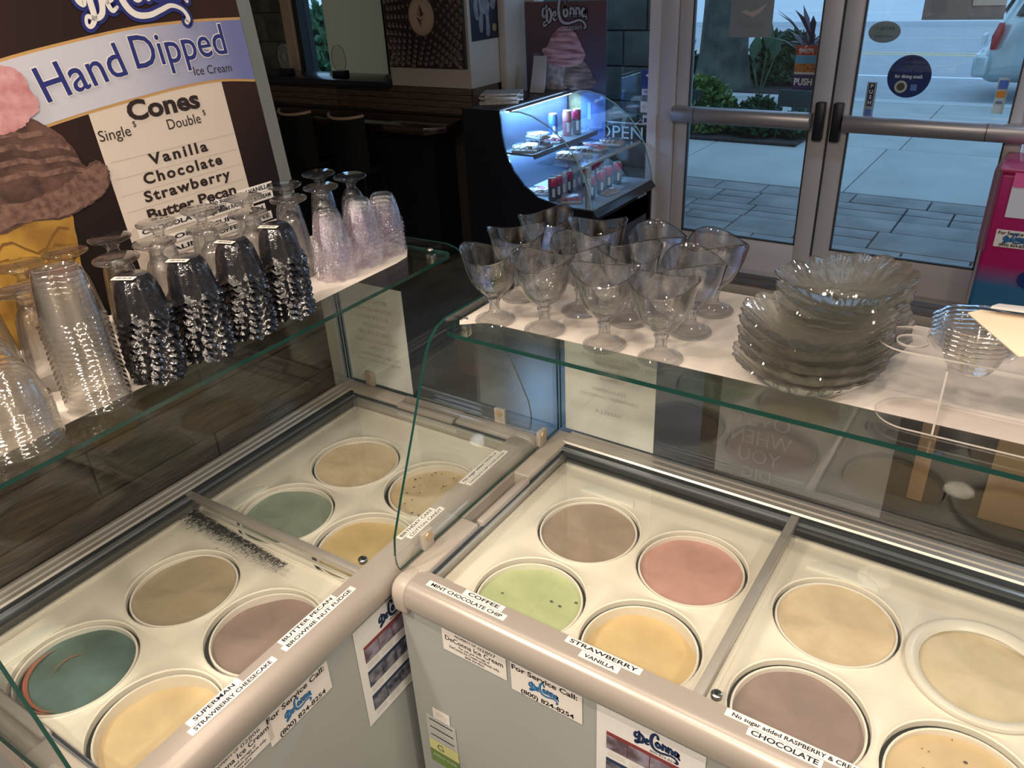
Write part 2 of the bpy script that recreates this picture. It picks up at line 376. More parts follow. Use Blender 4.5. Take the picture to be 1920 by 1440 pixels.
# door notices
def notice(label, x, z, w, h, m=None):
    s = sticker('door_notice', (x, Y1 + .006, z), (1, 0, 0), (0, 0, 1), w, h, m or WH, None); return tag(s, label, 'sign')
TAUPE = mat('notice_back', (.42, .38, .42), .7, var=.05, scale=4)
n1 = notice('sheet of paper taped high on the left door glass', -.85, 1.70, .27, .37, TAUPE)
flat('leaf_print', [(-.08, 0), (-.03, -.02), (0, -.03), (.05, 0), (.09, .05), (.05, .03), (.02, .01), (-.02, .0), (-.05, .015)], (-.84, Y1 + .004, 1.66), (1, 0, 0), (0, 0, 1), mat('pale_leaf_ink', (.6, .5, .48), .6), n1, lift=.002)
text('ALOHA!', .05, (-.84, Y1 + .004, 1.585), (1, 0, 0), (0, 0, 1), mat('faint_ink', (.33, .30, .36), .6), n1, width=.16, lift=.002, mirror=True)
n2 = notice('wide blank sheet taped across the top of the right door glass', .32, 1.76, .40, .30, TAUPE)
sticker('taped_slip', (.44, Y1 + .004, 1.78), (1, 0, 0), (0, 0, 1), .16, .20, WH, n2, lift=.002)
PURP = mat('door_decal_ink', (.05, .04, .16), .5)
n3 = notice('push decal with red and blue picture on left door stile edge', -.487, 1.345, .125, .255, WH)
sticker('picture_band', (-.487, Y1 + .004, 1.445), (1, 0, 0), (0, 0, 1), .125, .055, RED, n3, lift=.002)
sticker('picture_band', (-.487, Y1 + .004, 1.393), (1, 0, 0), (0, 0, 1), .125, .045, mat('decal_sky', (.10, .35, .62), .5), n3, lift=.002)
sticker('picture_band', (-.487, Y1 + .004, 1.345), (1, 0, 0), (0, 0, 1), .125, .05, mat('decal_gold', (.55, .28, .07), .5, col2=(.3, .04, .02), scale=60), n3, lift=.002)
sticker('picture_band', (-.487, Y1 + .004, 1.262), (1, 0, 0), (0, 0, 1), .125, .09, PURP, n3, lift=.002)
logo((-.487, Y1 + .004, 1.445), (1, 0, 0), (0, 0, 1), .09, WH, None, n3, lift=.003)
text('PUSH', .055, (-.487, Y1 + .004, 1.262), (1, 0, 0), (0, 0, 1), WH, n3, width=.11, bold=.032, lift=.0035)
n4 = notice('tall narrow push decal on the right door glass', -.082, 1.175, .055, .20, mat('decal_grey', (.45, .43, .45), .6))
sticker('dark_field', (-.082, Y1 + .004, 1.205), (1, 0, 0), (0, 0, 1), .032, .13, mat('decal_black', (.02, .02, .06), .5), n4, lift=.002)
for k, ch in enumerate('PUSH'): text(ch, .030, (-.082, Y1 + .004, 1.252 - k * .031), (1, 0, 0), (0, 0, 1), WH, n4, bold=.032, lift=.0035)
sticker('card_mark', (-.082, Y1 + .004, 1.105), (1, 0, 0), (0, 0, 1), .035, .035, mat('mark_blue', (.08, .16, .5), .5), n4, lift=.002)
def disc(name, x, z, rx, rz_, m, parent=None, lift=0., y=None, n=40):
    yy = (Y1 + .006 if y is None else y) - lift
    return G().prism([(x + rx * math.cos(2 * PI * i / n), yy, z + rz_ * math.sin(2 * PI * i / n)) for i in range(n)], (0, -.0006, 0)).obj(name, m, parent)
n5 = tag(disc('window_decal', .11, 1.312, .117, .117, mat('decal_navy', (.01, .02, .16), .45)), 'round navy decal on the right door glass', 'sticker')
text('Thank you', .034, (.11, Y1 + .004, 1.345), (1, 0, 0), (0, 0, 1), mat('decal_dim_ink', (.08, .10, .35), .5), n5, bold=.01, lift=.003)
text('for dining small.', .026, (.11, Y1 + .004, 1.312), (1, 0, 0), (0, 0, 1), WH, n5, width=.15, bold=.032, lift=.003)
disc('medal', .075, 1.255, .034, .034, mat('decal_cream', (.6, .56, .5), .5), n5, lift=.002); disc('medal_centre', .075, 1.255, .022, .022, mat('decal_brown', (.10, .07, .05), .5), n5, lift=.003)
sticker('card_mark', (.145, Y1 + .004, 1.253), (1, 0, 0), (0, 0, 1), .034, .034, mat('mark_blue2', (.12, .22, .55), .5), n5, lift=.002)
n6 = tag(disc('window_decal', -.063, 1.548, .087, .058, mat('decal_silver', (.30, .32, .34), .5)), 'oval silver decal at the top of the right door glass', 'sticker')
text('AMALFI', .030, (-.063, Y1 + .004, 1.567), (1, 0, 0), (0, 0, 1), mat('decal_ink', (.10, .10, .13), .5), n6, width=.11, mirror=True, lift=.003)
text('ristorante', .018, (-.063, Y1 + .004, 1.527), (1, 0, 0), (0, 0, 1), MC['decal_ink'], n6, width=.09, mirror=True, lift=.003)
n7 = notice('white card logo strip low on the right edge of the right door glass', .592, 1.225, .055, .19, WH)
sticker('card_mark', (.594, Y1 + .004, 1.285), (1, 0, 0), (0, 0, 1), .042, .045, mat('mark_blue3', (.08, .18, .62), .5), n7, lift=.002)
sticker('card_mark', (.592, Y1 + .004, 1.235), (1, 0, 0), (0, 0, 1), .042, .034, ORG, n7, lift=.002)
text('VISA', .022, (.59, Y1 + .004, 1.19), (1, 0, 0), (0, 0, 1), VIS, n7, width=.035, bold=.032, lift=.003)

# ================================================================== outside
CONC = mat('sidewalk_concrete', (.44, .46, .44), .85, var=.14, scale=1.5, bump=.05)
STONEM = mat('stamped_stone', (.27, .26, .25), .8, var=.30, scale=3, bump=.15)
ASPH = mat('asphalt', (.42, .44, .46), .9, var=.10, scale=4)
box('ground', (-40, Y1 + .13, -.25), (30, 90, -.17), mat('soil_base', (.08, .07, .06), .9), kind='structure')
patio = box('pavement', (-5.5, Y1 + .13, -.06), (5, 6.06, -.028), mat('grout', (.05, .05, .055), .9), kind='structure')
rnd = random.Random(3); y = Y1 + .14; row = 0; cnt = 0
while y < 6.0:
    h = [.38, .30, .44, .34, .40, .30][row % 6]; x = -3.6 - rnd.random() * .4
    while x < 2.0:
        w = rnd.choice([.45, .62, .80, .36, .55])
        y1 = min(y + h, 6.055)
        if rnd.random() < .35 and h > .33:
            m_ = y + h * .5
            box('paving_stone', (x + .007, y + .007, -.045), (x + w - .007, m_ - .007, -.003), STONEM, patio, bevel=.006)
            box('paving_stone', (x + .007, m_ + .007, -.045), (x + w - .007, y1 - .007, 0 - .002), STONEM, patio, bevel=.006)
        else: box('paving_stone', (x + .007, y + .007, -.045), (x + w - .007, y1 - .007, -.002 + rnd.random() * .004), STONEM, patio, bevel=.006)
        x += w
    y += h; row += 1
walk = box('sidewalk', (-30, 6.07, -.06), (20, 11.3, -.03), mat('joint_dark', (.10, .11, .11), .9), kind='structure')
for i in range(-6, 6):
    for j, (a, b) in enumerate(((6.075, 8.0), (8.012, 11.0))):
        x0 = -.62 + i * 1.85 + (.12 if j else 0)
        box('concrete_slab', (x0, a, -.05), (x0 + 1.838, b, -.001), CONC, walk, bevel=.004)
box('kerb', (-30, 11.02, -.1), (20, 11.3, .0), mat('kerb_concrete', (.50, .52, .52), .8), kind='structure')
road = box('road', (-40, 11.3, -.16), (30, 24.2, -.10), ASPH, kind='structure')
LWM = mat('road_paint_white', (.80, .84, .86), .7); LYM = mat('road_paint_yellow', (.68, .55, .30), .7)
for nm, yy, w, mm in (('lane_line', 14.3, .16, LWM), ('lane_line', 17.85, .14, LYM), ('lane_line', 17.5, .14, LYM), ('lane_line', 20.9, .18, mat('worn_line', (.55, .52, .50), .8))):
    box(nm, (-40, yy, -.10), (30, yy + w, -.094), mm, road)
far = box('far_sidewalk', (-40, 24.2, -.16), (30, 80, 0.02), mat('pale_far_paving', (.62, .66, .68), .85, var=.06, scale=.6), kind='structure')
for i in range(5): box('parking_line', (-12 + i * 3, 27.5 + (i % 2), .02), (-9.6 + i * 3, 27.62 + (i % 2), .026), LWM, far)
# stone pier beside the window
pier = box('stone_pier', (-3.6, 5.2, -.05), (-1.97, 5.6, 3.2), mat('pier_mortar', (.04, .045, .05), .9), kind='structure')
PST = mat('pier_stone', (.12, .14, .13), .8, var=.35, scale=5, bump=.3)
for r in range(11):
    z = -.02 + r * .29; x = -3.6 - (.2 if r % 2 else 0)
    while x < -1.99:
        w = .42 + .16 * ((r * 7 + int(x * 10)) % 3); a, b = max(x, -3.595), min(x + w, -1.972)
        if b - a > .04: box('stone_block', (a + .006, 5.17, z + .006), (b - .006, 5.205, z + .284), PST, pier, bevel=.008)
        x += w
# greenery
LEAF = mat('leaf_dark', (.035, .09, .035), .5, col2=(.015, .04, .02), scale=6); LEAFY = mat('leaf_yellow', (.16, .24, .05), .5, col2=(.04, .10, .03), scale=8)
BARK = mat('bark', (.085, .095, .075), .9, col2=(.03, .035, .03), scale=4, bump=.8)
def shrub(name, label, c, rx, ry, h, n, leaf, m, seed, group=None, rest=0.):
    r = random.Random(seed); t = empty(name, (c[0], c[1], rest)); tag(t, label, 'shrub', group)
    g = G()
    for i in range(n):
        th = r.random() * 2 * PI; u = r.random() ** .5; zz = r.random()
        k = math.sqrt(max(0, 1 - zz * zz)) * (.55 + .45 * u) if zz > .3 else (.8 + .2 * u)
        p = Vector((rx * k * math.cos(th), ry * k * math.sin(th), h * zz * (.85 + .3 * r.random()) + .02))
        d = Vector((r.uniform(-1, 1), r.uniform(-1, 1), r.uniform(.0, 1))).normalized(); s = d.orthogonal().normalized()
        s = (Matrix.Rotation(r.random() * 6, 3, d) @ s); l = leaf * (.7 + .6 * r.random())
        g.add([p, p + d * l * .5 + s * l * .28, p + d * l, p + d * l * .5 - s * l * .28], [(0, 1, 2, 3)])
    g.obj('foliage', m, t, kind='stuff')
    s = G()
    for i in range(6): a = i * 1.05; s.tube([(0, 0, 0), (rx * .3 * math.cos(a), ry * .3 * math.sin(a), h * .5), (rx * .55 * math.cos(a), ry * .55 * math.sin(a), h * .75)], [.012, .008, .004], 5)
    s.obj('stems', BARK, t)
    return t
bed = box('planting_bed', (-6.5, 7.75, -.01), (-1.55, 8.85, .03), mat('mulch', (.06, .045, .04), .95, var=.5, scale=30, bump=.6), kind='structure')
bed2 = box('planting_bed', (-6.5, 11.3, -.12), (-2.2, 12.95, .02), MC['mulch'], kind='structure')
shrub('low_shrub', 'yellow-green shrub in the bed outside left door, leftmost of its row', (-2.85, 8.2), .45, .35, .52, 1800, .09, LEAFY, 1, 'shrubs in the near planting bed', .03)
shrub('low_shrub', 'dark green shrub second from the left in the near bed', (-2.15, 8.2), .30, .33, .34, 1500, .08, LEAF, 2, 'shrubs in the near planting bed', .03)
shrub('low_shrub', 'small dark shrub at the right end of the near bed', (-1.70, 8.25), .20, .3, .22, 900, .07, LEAF, 4, 'shrubs in the near planting bed', .03)
shrub('hedge_shrub', 'bushy green shrub beside the tree trunk at the kerb', (-3.05, 12.3), .72, .4, .62, 2200, .16, LEAF, 3, 'shrubs at the kerb', .02)
shrub('hedge_shrub', 'green shrub left of the tree trunk at the kerb', (-5.1, 12.2), .6, .4, .6, 1500, .16, LEAF, 5, 'shrubs at the kerb', .02)
shrub('window_shrub', 'leafy bush outside the narrow far left window', (-7.6, 6.6), .7, .5, 1.35, 2600, .17, mat('leaf_mid', (.14, .30, .15), .5, col2=(.04, .12, .06), scale=5), 6)
tr = empty('street_tree', (-3.95, 11.75, .02)); tag(tr, 'thick grey-green tree trunk outside the left door', 'tree')
g = G(); g.lathe([(.52, 0), (.44, .12), (.37, .5), (.335, 1.2), (.31, 2.2), (.30, 3.4), (.27, 4.6)], 26, rf=lambda th, j: 1 + .07 * math.sin(3 * th + 1) + .04 * math.sin(7 * th)); g.obj('trunk', BARK, tr, smooth=True)
g = G()
rr = random.Random(9)
for i in range(1600):
    d = Vector((rr.gauss(0, 1), rr.gauss(0, 1), rr.gauss(0, .6))); p = Vector((0, 0, 5.2)) + d.normalized() * (1.4 + rr.random() * .6)
    q = Vector((rr.uniform(-1, 1), rr.uniform(-1, 1), rr.uniform(-1, 1))).normalized(); s = q.orthogonal() * .12
    g.add([p, p + q * .12 + s, p + q * .26, p + q * .12 - s], [(0, 1, 2, 3)])
g.obj('crown', LEAF, tr, kind='stuff')
# spiky potted plant behind the middle door stiles
sp = empty('spiky_plant', (-1.86, 9.1, 0)); tag(sp, 'dark spiky leaved plant in a pot seen beside the door decal', 'plant')
G().lathe([(.10, 0), (.13, .02), (.16, .30), (.165, .33), (.14, .33), (.13, .28)], 20, cap0=True).obj('pot', mat('pot_dark', (.05, .05, .06), .6), sp, smooth=True)
g = G(); g.tube([(0, 0, .28), (0, 0, 1.05)], .035)
for i in range(30):
    a = i * 2.4; l = .50 + .22 * (i % 3) / 2; e = .05 + .95 * ((i * 7) % 11) / 11
    p0 = Vector((0, 0, .75 + .25 * i / 30)); dirv = Vector((math.cos(a) * math.cos(e), math.sin(a) * math.cos(e), math.sin(e))); sd = Vector((-math.sin(a), math.cos(a), 0)) * .035
    p1 = p0 + dirv * l * .6; p2 = p0 + dirv * l + Vector((0, 0, -.08))
    g.add([p0 - sd * .4, p1 - sd, p2, p1 + sd, p0 + sd * .4], [(0, 1, 3, 4), (1, 2, 3)])
g.obj('spiky_leaves', mat('leaf_purple', (.035, .02, .035), .45), sp, kind='stuff')
for nm, lab, x, y_ in (('notice_board', 'dark blank board on thin legs outside the left door', -1.66, 7.93), ('notice_board', 'dark low board at the left edge of left door glass', -2.98, 7.93)):
    nb = empty(nm, (x, y_, 0)); tag(nb, lab, 'board')
    wv = .19 if x > -2 else .21; z0, z1 = (.40, .58) if x > -2 else (.36, .54)
    box('panel', (-wv, -.012, z0), (wv, .012, z1), mat('board_black', (.03, .038, .035), .6), nb, bevel=.003)
    for s in (-1, 1): G().tube([(s * wv * .9, .0, z0 + .05), (s * wv * .95, .0, .03)], .008).obj('leg', GASK, nb)
ear = empty('broad_leaf_plant', (-3.05, 11.0, 0)); tag(ear, 'broad leaf plant standing right of the kerb shrub', 'plant')
for i, (a, l) in enumerate(((.2, .5), (1.5, .62), (2.9, .48), (4.2, .55))):
    tip = Vector((math.cos(a) * .16, math.sin(a) * .16, l)); g = G(); g.tube([(0, 0, 0), tip * .6, tip], .01)
    g.add([tip + Vector((0, 0, .02)), tip + Vector((.10, .02, .16)), tip + Vector((.03, .04, .38)), tip + Vector((-.09, .02, .18))], [(0, 1, 2, 3)]); g.obj('leaf', LEAF, ear)

# parked silver van
van = empty('silver_van', (-.25, 11.75, -.10)); tag(van, 'silver van parked at the kerb, its rear corner in view', 'car')
VAN = mat('silver_car_paint', (.52, .60, .60), .28, .35, coat=.6)
secs = [(-.02, .16, .72, .40, .62), (.03, .10, .78, .30, .75), (.09, .08, .98, .26, .82), (.16, .08, 1.20, .24, .86), (.34, .09, 1.62, .24, .90), (.50, .10, 1.74, .24, .91), (2.2, .10, 1.78, .24, .92), (3.3, .10, 1.72, .24, .92), (4.0, .10, 1.10, .26, .90), (4.7, .12, .95, .30, .84), (4.85, .3, .7, .38, .7)]
def ring(x, zt, zb, hw):
    r_ = []; N = 28; top = hw * (.80 if zt > 1.3 else .95)
    for i in range(N):
        t = 2 * PI * i / N; c_, s_ = math.cos(t), math.sin(t)
        yy = (abs(c_) ** .45) * (1 if c_ > 0 else -1); zz = (abs(s_) ** .45) * (1 if s_ > 0 else -1)
        f = (zz + 1) / 2; wv = hw + (top - hw) * max(0, f - .5) * 2
        r_.append((x, .95 + yy * wv, zb + (zt - zb) * f))
    return r_
g = G(); vs = []
for (x, _, zt, zb, hw) in secs: vs += ring(x, zt, zb, hw)
N = 28; g.add(vs, [(i * N + j, i * N + (j + 1) % N, (i + 1) * N + (j + 1) % N, (i + 1) * N + j) for i in range(len(secs) - 1) for j in range(N)] + [tuple(range(N)), tuple((len(secs) - 1) * N + j for j in range(N))])
g.obj('car_body', VAN, van, smooth=True)
DKG = mat('car_glass', (.02, .025, .03), .08)
G().prism([(.145, .30, 1.16), (.145, 1.60, 1.16), (.335, 1.52, 1.58), (.335, .38, 1.58)], (-.03, 0, -.005)).obj('rear_window', DKG, van)
G().prism([(.36, .06, 1.14), (.30, .06, 1.14), (.46, .14, 1.56), (1.4, .13, 1.60), (1.4, .055, 1.14)], (0, .02, 0)).obj('side_window', DKG, van)
G().prism([(.085, .035, .72), (.16, .015, .72), (.21, .015, .96), (.20, .02, 1.06), (.13, .05, 1.06), (.07, .10, .88)], (.0, .06, 0)).obj('tail_light', mat('tail_light_red', (.35, .015, .02), .2), van, bevel=.008)
box('rear_bumper', (-.09, .03, .36), (.10, 1.87, .66), VAN, van, bevel=.05, seg=4)
box('bumper_strip', (-.10, .25, .40), (-.06, 1.65, .46), mat('car_trim_dark', (.03, .03, .035), .6), van, bevel=.01)
box('number_plate', (-.105, .75, .70), (-.06, 1.15, .84), WH, van)
for xw in (.95, 3.85):
    for yw in (.13, 1.77):
        wl = empty('wheel', (xw, yw, .33), parent=van)
        g = G(); g.lathe([(.20, -.1), (.31, -.1), (.33, -.06), (.33, .06), (.31, .1), (.20, .1)], 28); g.v = [(a, c, b) for a, b, c in g.v]; g.obj('tyre', mat('tyre', (.02, .02, .02), .8), wl, smooth=True)
        g = G(); g.lathe([(0.001, .07), (.20, .09), (.20, -.09), (.001, -.07)], 20); g.v = [(a, c, b) for a, b, c in g.v]; g.obj('hub', ALU, wl)

# ================================================================== ice cream freezers
FASC = [(-.589, .8600), (-.626, .8600), (-.640, .8575), (-.650, .850), (-.657, .838), (-.660, .822), (-.658, .806), (-.650, .797), (-.636, .797), (-.589, .845)]
RAIL = [(0, .858), (.004, .862), (.016, .862), (.018, .859), (.021, .859), (.023, .863), (.036, .863), (.038, .860), (.041, .860), (.043, .865), (.052, .865), (.052, .80), (0, .80)]
LOGOB = mat('logo_blue', (.03, .22, .55), .5); LOGON = mat('logo_navy', (.01, .03, .10), .5)
def flavour(f, x0, x1, row, body, sz=.0125):
    y = -.5985 if row == 1 else -.6165
    s = sticker('flavour_strip', ((x0 + x1) / 2, y, .8602), (1, 0, 0), (0, 1, 0), x1 - x0, .0165, PAPER, f, lift=0)
    s['label'] = 'white flavour strip reading ' + body if 'SUPER' not in body else 'white flavour strip with one word'
    text(body, sz, ((x0 + x1) / 2, y - .0005, .8606), (1, 0, 0), (0, 1, 0), INK, s, width=(x1 - x0) * (.90 if len(body) > 8 else .78), bold=.024, lift=.0003)
def freezer(loc, rz, label, tubx, divx):
    f = empty('ice_cream_freezer', loc, rz); tag(f, label, 'freezer')
    x0, x1 = -.052, L + .052
    O = [(x0 + .008, -.640), (x1 - .008, -.640), (x1 - .008, .045), (x0 + .008, .045)]; I = [(-.008, -.6365), (L + .008, -.6365), (L + .008, .006), (-.008, .006)]
    v = [(x, y, .10) for x, y in O] + [(x, y, .80) for x, y in O] + [(x, y, .80) for x, y in I] + [(x, y, .14) for x, y in I]
    fc = [(0, 3, 2, 1), (12, 13, 14, 15)] + [(i + a, (i + 1) % 4 + a, (i + 1) % 4 + a + 4, i + a + 4) for a in (0, 4, 8) for i in range(4)]
    G().add(v, fc).obj('body', BODY, f)
    box('plinth', (x0 + .03, -.60, 0), (x1 - .03, .02, .11), GASK, f)
    # inner well
    G().box((-.002, .0, .50), (L + .002, .004, .842)).box((-.006, -.635, .50), (-.002, .0, .842)).box((L + .002, -.635, .50), (L + .006, .0, .842)).box((0, -.636, .50), (L, -.632, .85)).obj('well_liner', LINER, f)
    # back rail with ridges, gasket and track bars
    G().extr(RAIL, -.010, L + .010).obj('back_rail', ALU, f)
    G().box((0, -.010, .848), (L, .001, .857)).box((0, -.034, .842), (L, -.026, .850)).obj('track_gasket', GASK, f)
    G().box((0, -.026, .848), (divx, -.012, .856)).box((divx, -.026, .844), (L, -.012, .850)).obj('track_bar', STEELB, f, bevel=.001)
    G().extr(FASC, -.012, L + .012).obj('front_fascia', mat('fascia_satin', (.42, .375, .34), .28, .25), f, auto=.5)
    for s in (0, 1):
        X = (lambda v: v) if s == 0 else (lambda v: L - v)
        c = G()
        def slab(xa, xb, ya, yb, z0=.80, z1=.8605): c.box((X(xa), ya, z0), (X(xb), yb, z1))
        c = G(); slab(-.052, .0, -.185, .052); c.obj('end_cap', CAPP, f, bevel=.006, seg=3)
        c = G(); slab(-.052, -.044, -.40, -.185, .80, .8595); slab(-.044, -.0, -.40, -.185, .79, .815); c.obj('handle_recess', CAPP, f)
        c = G(); slab(-.012, .008, -.396, -.189, .838, .8645); c.obj('lid_handle', GREYP, f, bevel=.006, seg=3)
        c = G(); slab(-.052, .0, -.60, -.40); c.obj('end_cap', CAPP, f, bevel=.006, seg=3)
        pf = [(y, z + .0005) for y, z in FASC]; pf[0] = (-.585, .8605); pf[-1] = (-.585, .80); pf[-2] = (-.636, .775); pf[-3] = (-.656, .778)
        c = G(); c.extr(pf, X(-.052), X(-.013)); c.obj('corner_cap', CAPP, f, bevel=.009, seg=3)
        c = G(); c.box((X(0), -.60, .844), (X(.004), -.0, .852)).box((X(.009), -.60, .838), (X(.012), -.0, .846)); c.obj('side_track', STEELB, f)
        c = G(); c.box((X(.004), -.60, .840), (X(.009), -.0, .850)); c.obj('side_gasket', GASK, f)
    # sliding lids
    g = G().box((.010, -.592, .8385), (divx + .012, -.020, .8425)); g.obj('lid_pane', LID, f)
    g = G().box((divx - .008, -.592, .847), (L - .010, -.012, .851)); g.obj('lid_pane', LID, f)
    G().box((divx - .008, -.590, .843), (divx + .010, -.004, .858)).box((divx + .010, -.59, .843), (divx + .0115, -.004, .8575)).obj('divider_bar', ALU, f, bevel=.0015)
    k = G(); k.lathe([(.0001, .010), (.0085, .010), (.0105, .008), (.0105, 0)], 24, c=(divx + .030, -.572, .852)); kn = k.obj('lid_lock', CHROME, f, smooth=True)
    G().lathe([(.0001, .0), (.003, .0)], 10, c=(divx + .030, -.572, .8628)).obj('keyhole', INK, kn)
    # trays with four round openings each
    R = .1225; zt = .802
    cells = [(tubx[0], tubx[1]), (tubx[2], tubx[3])]
    lim = [(.0, divx - .002), (divx + .002, L)]
    for (xa, xb), (l0, l1) in zip(cells, lim):
        g = G(); hx = (xb - xa) / 2; ys = (-.228, -.491); hy = .1315; NN = 48
        top = -.012; bot = -.632
        yt = ys[0] + hy; yb = ys[1] - hy
        for cx in (xa, xb):
            for cyy in ys:
                v = []
                an = sorted([2 * PI * i / 44 for i in range(44)] + [math.atan2(b_, a_) % (2 * PI) for a_ in (-hx, hx) for b_ in (-hy, hy)])
                for t in an:
                    c_, s_ = math.cos(t), math.sin(t); k = min(hx / abs(c_) if abs(c_) > 1e-6 else 9, hy / abs(s_) if abs(s_) > 1e-6 else 9)
                    v += [(cx + R * c_, cyy + R * s_, zt - .012), (cx + R * c_, cyy + R * s_, zt + .0015), (cx + (R + .003) * c_, cyy + (R + .003) * s_, zt + .0035), (cx + min(R + .0075, k) * c_, cyy + min(R + .0075, k) * s_, zt + .0008), (cx + k * c_, cyy + k * s_, zt)]
                g.add(v, [(i * 5 + j, ((i + 1) % NN) * 5 + j, ((i + 1) % NN) * 5 + j + 1, i * 5 + j + 1) for i in range(NN) for j in range(4)])
        l, r_ = xa - hx, xb + hx
        def quad(a, b, c_, d): g.add([(a, c_, zt), (b, c_, zt), (b, d, zt), (a, d, zt)], [(0, 1, 2, 3)])
        quad(l0, l1, yt, top)
        if yb > bot: quad(l0, l1, bot, yb)
        if l > l0: quad(l0, l, yb, yt)
        if r_ < l1: quad(r_, l1, yb, yt)
        t = g.obj('tub_tray', TRAY, f, auto=.9)
        # raised shoulder along the back and scooped corner pads
        G().box((l0 + .01, -.022, zt), (l1 - .01, -.012, zt + .006)).box((l0 + .002, -.60, zt), (l0 + .012, -.03, zt + .005)).box((l1 - .012, -.60, zt), (l1 - .002, -.03, zt + .005)).obj('tray_lip', TRAY, t, bevel=.003)
        for cx, sgn in ((xa - .02, 1),):
            P = [(cx + .075 * math.cos(a_) , -.228 + .128 + .045 * math.sin(a_), zt + .0006) for a_ in [PI * i / 16 for i in range(17)]]
            G().prism(P, (0, 0, .003)).obj('corner_pad', mat('tray_pad', (.84, .83, .74), .3), t, bevel=.001)
        G().box((l0, -.632, .50), (l1, -.01, .51)).obj('well_floor', GAP, t)
    return f
TBX = [.1955, .4565, .7665, 1.0275]; TAX = [.1335, .3945, .7045, .9655]
FB = freezer((0, 0, 0), 0, 'ice cream dipping freezer at right, nearest the doors, with eight round tubs', TBX, MID + .011)
FA = freezer(AO, AR, 'ice cream dipping freezer at left under the big poster, with blue swirl tub', TAX, L - (MID + .010))

flavour(FB, .106, .205, 1, 'COFFEE'); flavour(FB, .023, .222, 2, 'MINT CHOCOLATE CHIP'); flavour(FB, .352, .510, 1, 'STRAWBERRY'); flavour(FB, .392, .474, 2, 'VANILLA', .0118)
flavour(FB, .669, .905, 1, 'No sugar added RASPBERRY & CREAM', .0115); flavour(FB, .713, .835, 2, 'CHOCOLATE', .014)
flavour(FA, L - .243, L - .075, 1, 'No sugar added VANILLA', .0115); flavour(FA, L - .240, L - .064, 2, 'CHOCOLATE CHIP COOKIE DOUGH', .0105)
flavour(FA, L - .488, L - .360, 1, 'BIRTHDAY CAKE'); flavour(FA, L - .475, L - .345, 2, 'COTTON CANDY')
flavour(FA, L - .850, L - .700, 1, 'BUTTER PECAN'); flavour(FA, L - .858, L - .660, 2, 'BROWNIE NUT FUDGE')
flavour(FA, L - 1.065, L - .950, 1, 'SUPERMAN'); flavour(FA, L - 1.075, L - .880, 2, 'STRAWBERRY CHEESECAKE')

YF = -.6412
def service(f, x, z, w=.165, h=.078):
    s = sticker('service_label', (x, YF, z), (1, 0, 0), (0, 0, 1), w, h, PAPER, f, lift=.0004)
    s['label'] = 'white service call label with blue script'
    text('For Service Call:', .019, (x - .004, YF, z + .028), (1, 0, 0), (0, 0, 1), INK, s, width=w * .92, bold=.024, lift=.0012)
    logo((x - .005, YF, z - .001), (1, 0, 0), (0, 0, 1), w * .42, LOGOB, LOGON, s, lift=.0010, grow=.02)
    text('(800) 824-8254', .017, (x + .002, YF, z - .030), (1, 0, 0), (0, 0, 1), INK, s, width=w * .75, bold=.024, lift=.0012)
def prop(f, x, z, num):
    s = sticker('ownership_label', (x, YF, z), (1, 0, 0), (0, 0, 1), .165, .062, PAPER, f, lift=.0004)
    s['label'] = 'small white ownership label with printed text'
    for t_, sz, dz, w in (('PROPERTY OF', .009, .024, .055), ('DeConna Ice Cream', .018, .008, .15), ('For use and storage of', .009, -.005, .08), ('DeConna Ice Cream products only.', .010, -.014, .13), ('(800) 824-8254', .008, -.024, .05)):
        text(t_, sz, (x + (-.02 if sz < .01 and dz > 0 else 0), YF, z + dz), (1, 0, 0), (0, 0, 1), INK, s, width=w, bold=.015, lift=.0012)
    text(num, .013, (x + .035, YF, z + .022), (1, 0, 0), (0, 0, 1), mat('pen_ink', (.03, .03, .06), .5), s, width=.045, lift=.0012)
def sheet(f, x, z, w=.215, h=.29):
    s = sticker('instruction_sheet', (x, YF, z), (1, 0, 0), (0, 0, 1), w, h, mat('laminated_sheet', (.80, .80, .80), .25), f, lift=.0004, th=.0008)
    s['label'] = 'laminated instruction sheet with rows of small pictures'
    logo((x + .015, YF, z + h / 2 - .034), (1, 0, 0), (0, 0, 1), w * .42, LOGON, LOGON, s, lift=.0014, grow=.02)
    text('800-824-8254', .009, (x + .03, YF, z + h / 2 - .055), (1, 0, 0), (0, 0, 1), INK, s, width=w * .25, lift=.0016)
    M1 = mat('sheet_maroon', (.22, .04, .04), .4); M2 = mat('sheet_navy', (.02, .04, .09), .4); M3 = mat('sheet_photo', (.30, .27, .36), .5, col2=(.10, .07, .09), scale=40); M4 = mat('sheet_photo_dark', (.25, .24, .28), .5, col2=(.03, .04, .07), scale=45)
    for r in range(3):
        zz = z + h / 2 - .085 - r * .075
        sticker('picture_row', (x + .004, YF, zz), (1, 0, 0), (0, 0, 1), w * .84, .048, (M1, M2, M2)[r], s, lift=.0014)
        for c in range(4): sticker('small_picture', (x + .004 + (c - 1.5) * w * .21, YF, zz - .004), (1, 0, 0), (0, 0, 1), w * .20, .038, (M3, M4, M4)[r], s, lift=.0022)
        for c in range(4):
            for l in range(3): sticker('print_line', (x + .004 + (c - 1.5) * w * .21, YF, zz - .031 - l * .005), (1, 0, 0), (0, 0, 1), w * .17, .0018, GINK, s, lift=.0014)
prop(FB, .152, .746, '02807'); service(FB, .328, .738); sheet(FB, .55, .635)
prop(FA, L - 1.022, .746, '02806'); service(FA, L - .868, .738); sheet(FA, L - .600, .635)
el = sticker('rating_label', (.030, YF, .415), (1, 0, 0), (0, 0, 1), .088, .085, mat('rating_grey', (.50, .52, .52), .4), FB, lift=.0004); el['label'] = 'grey rating label above a green one'
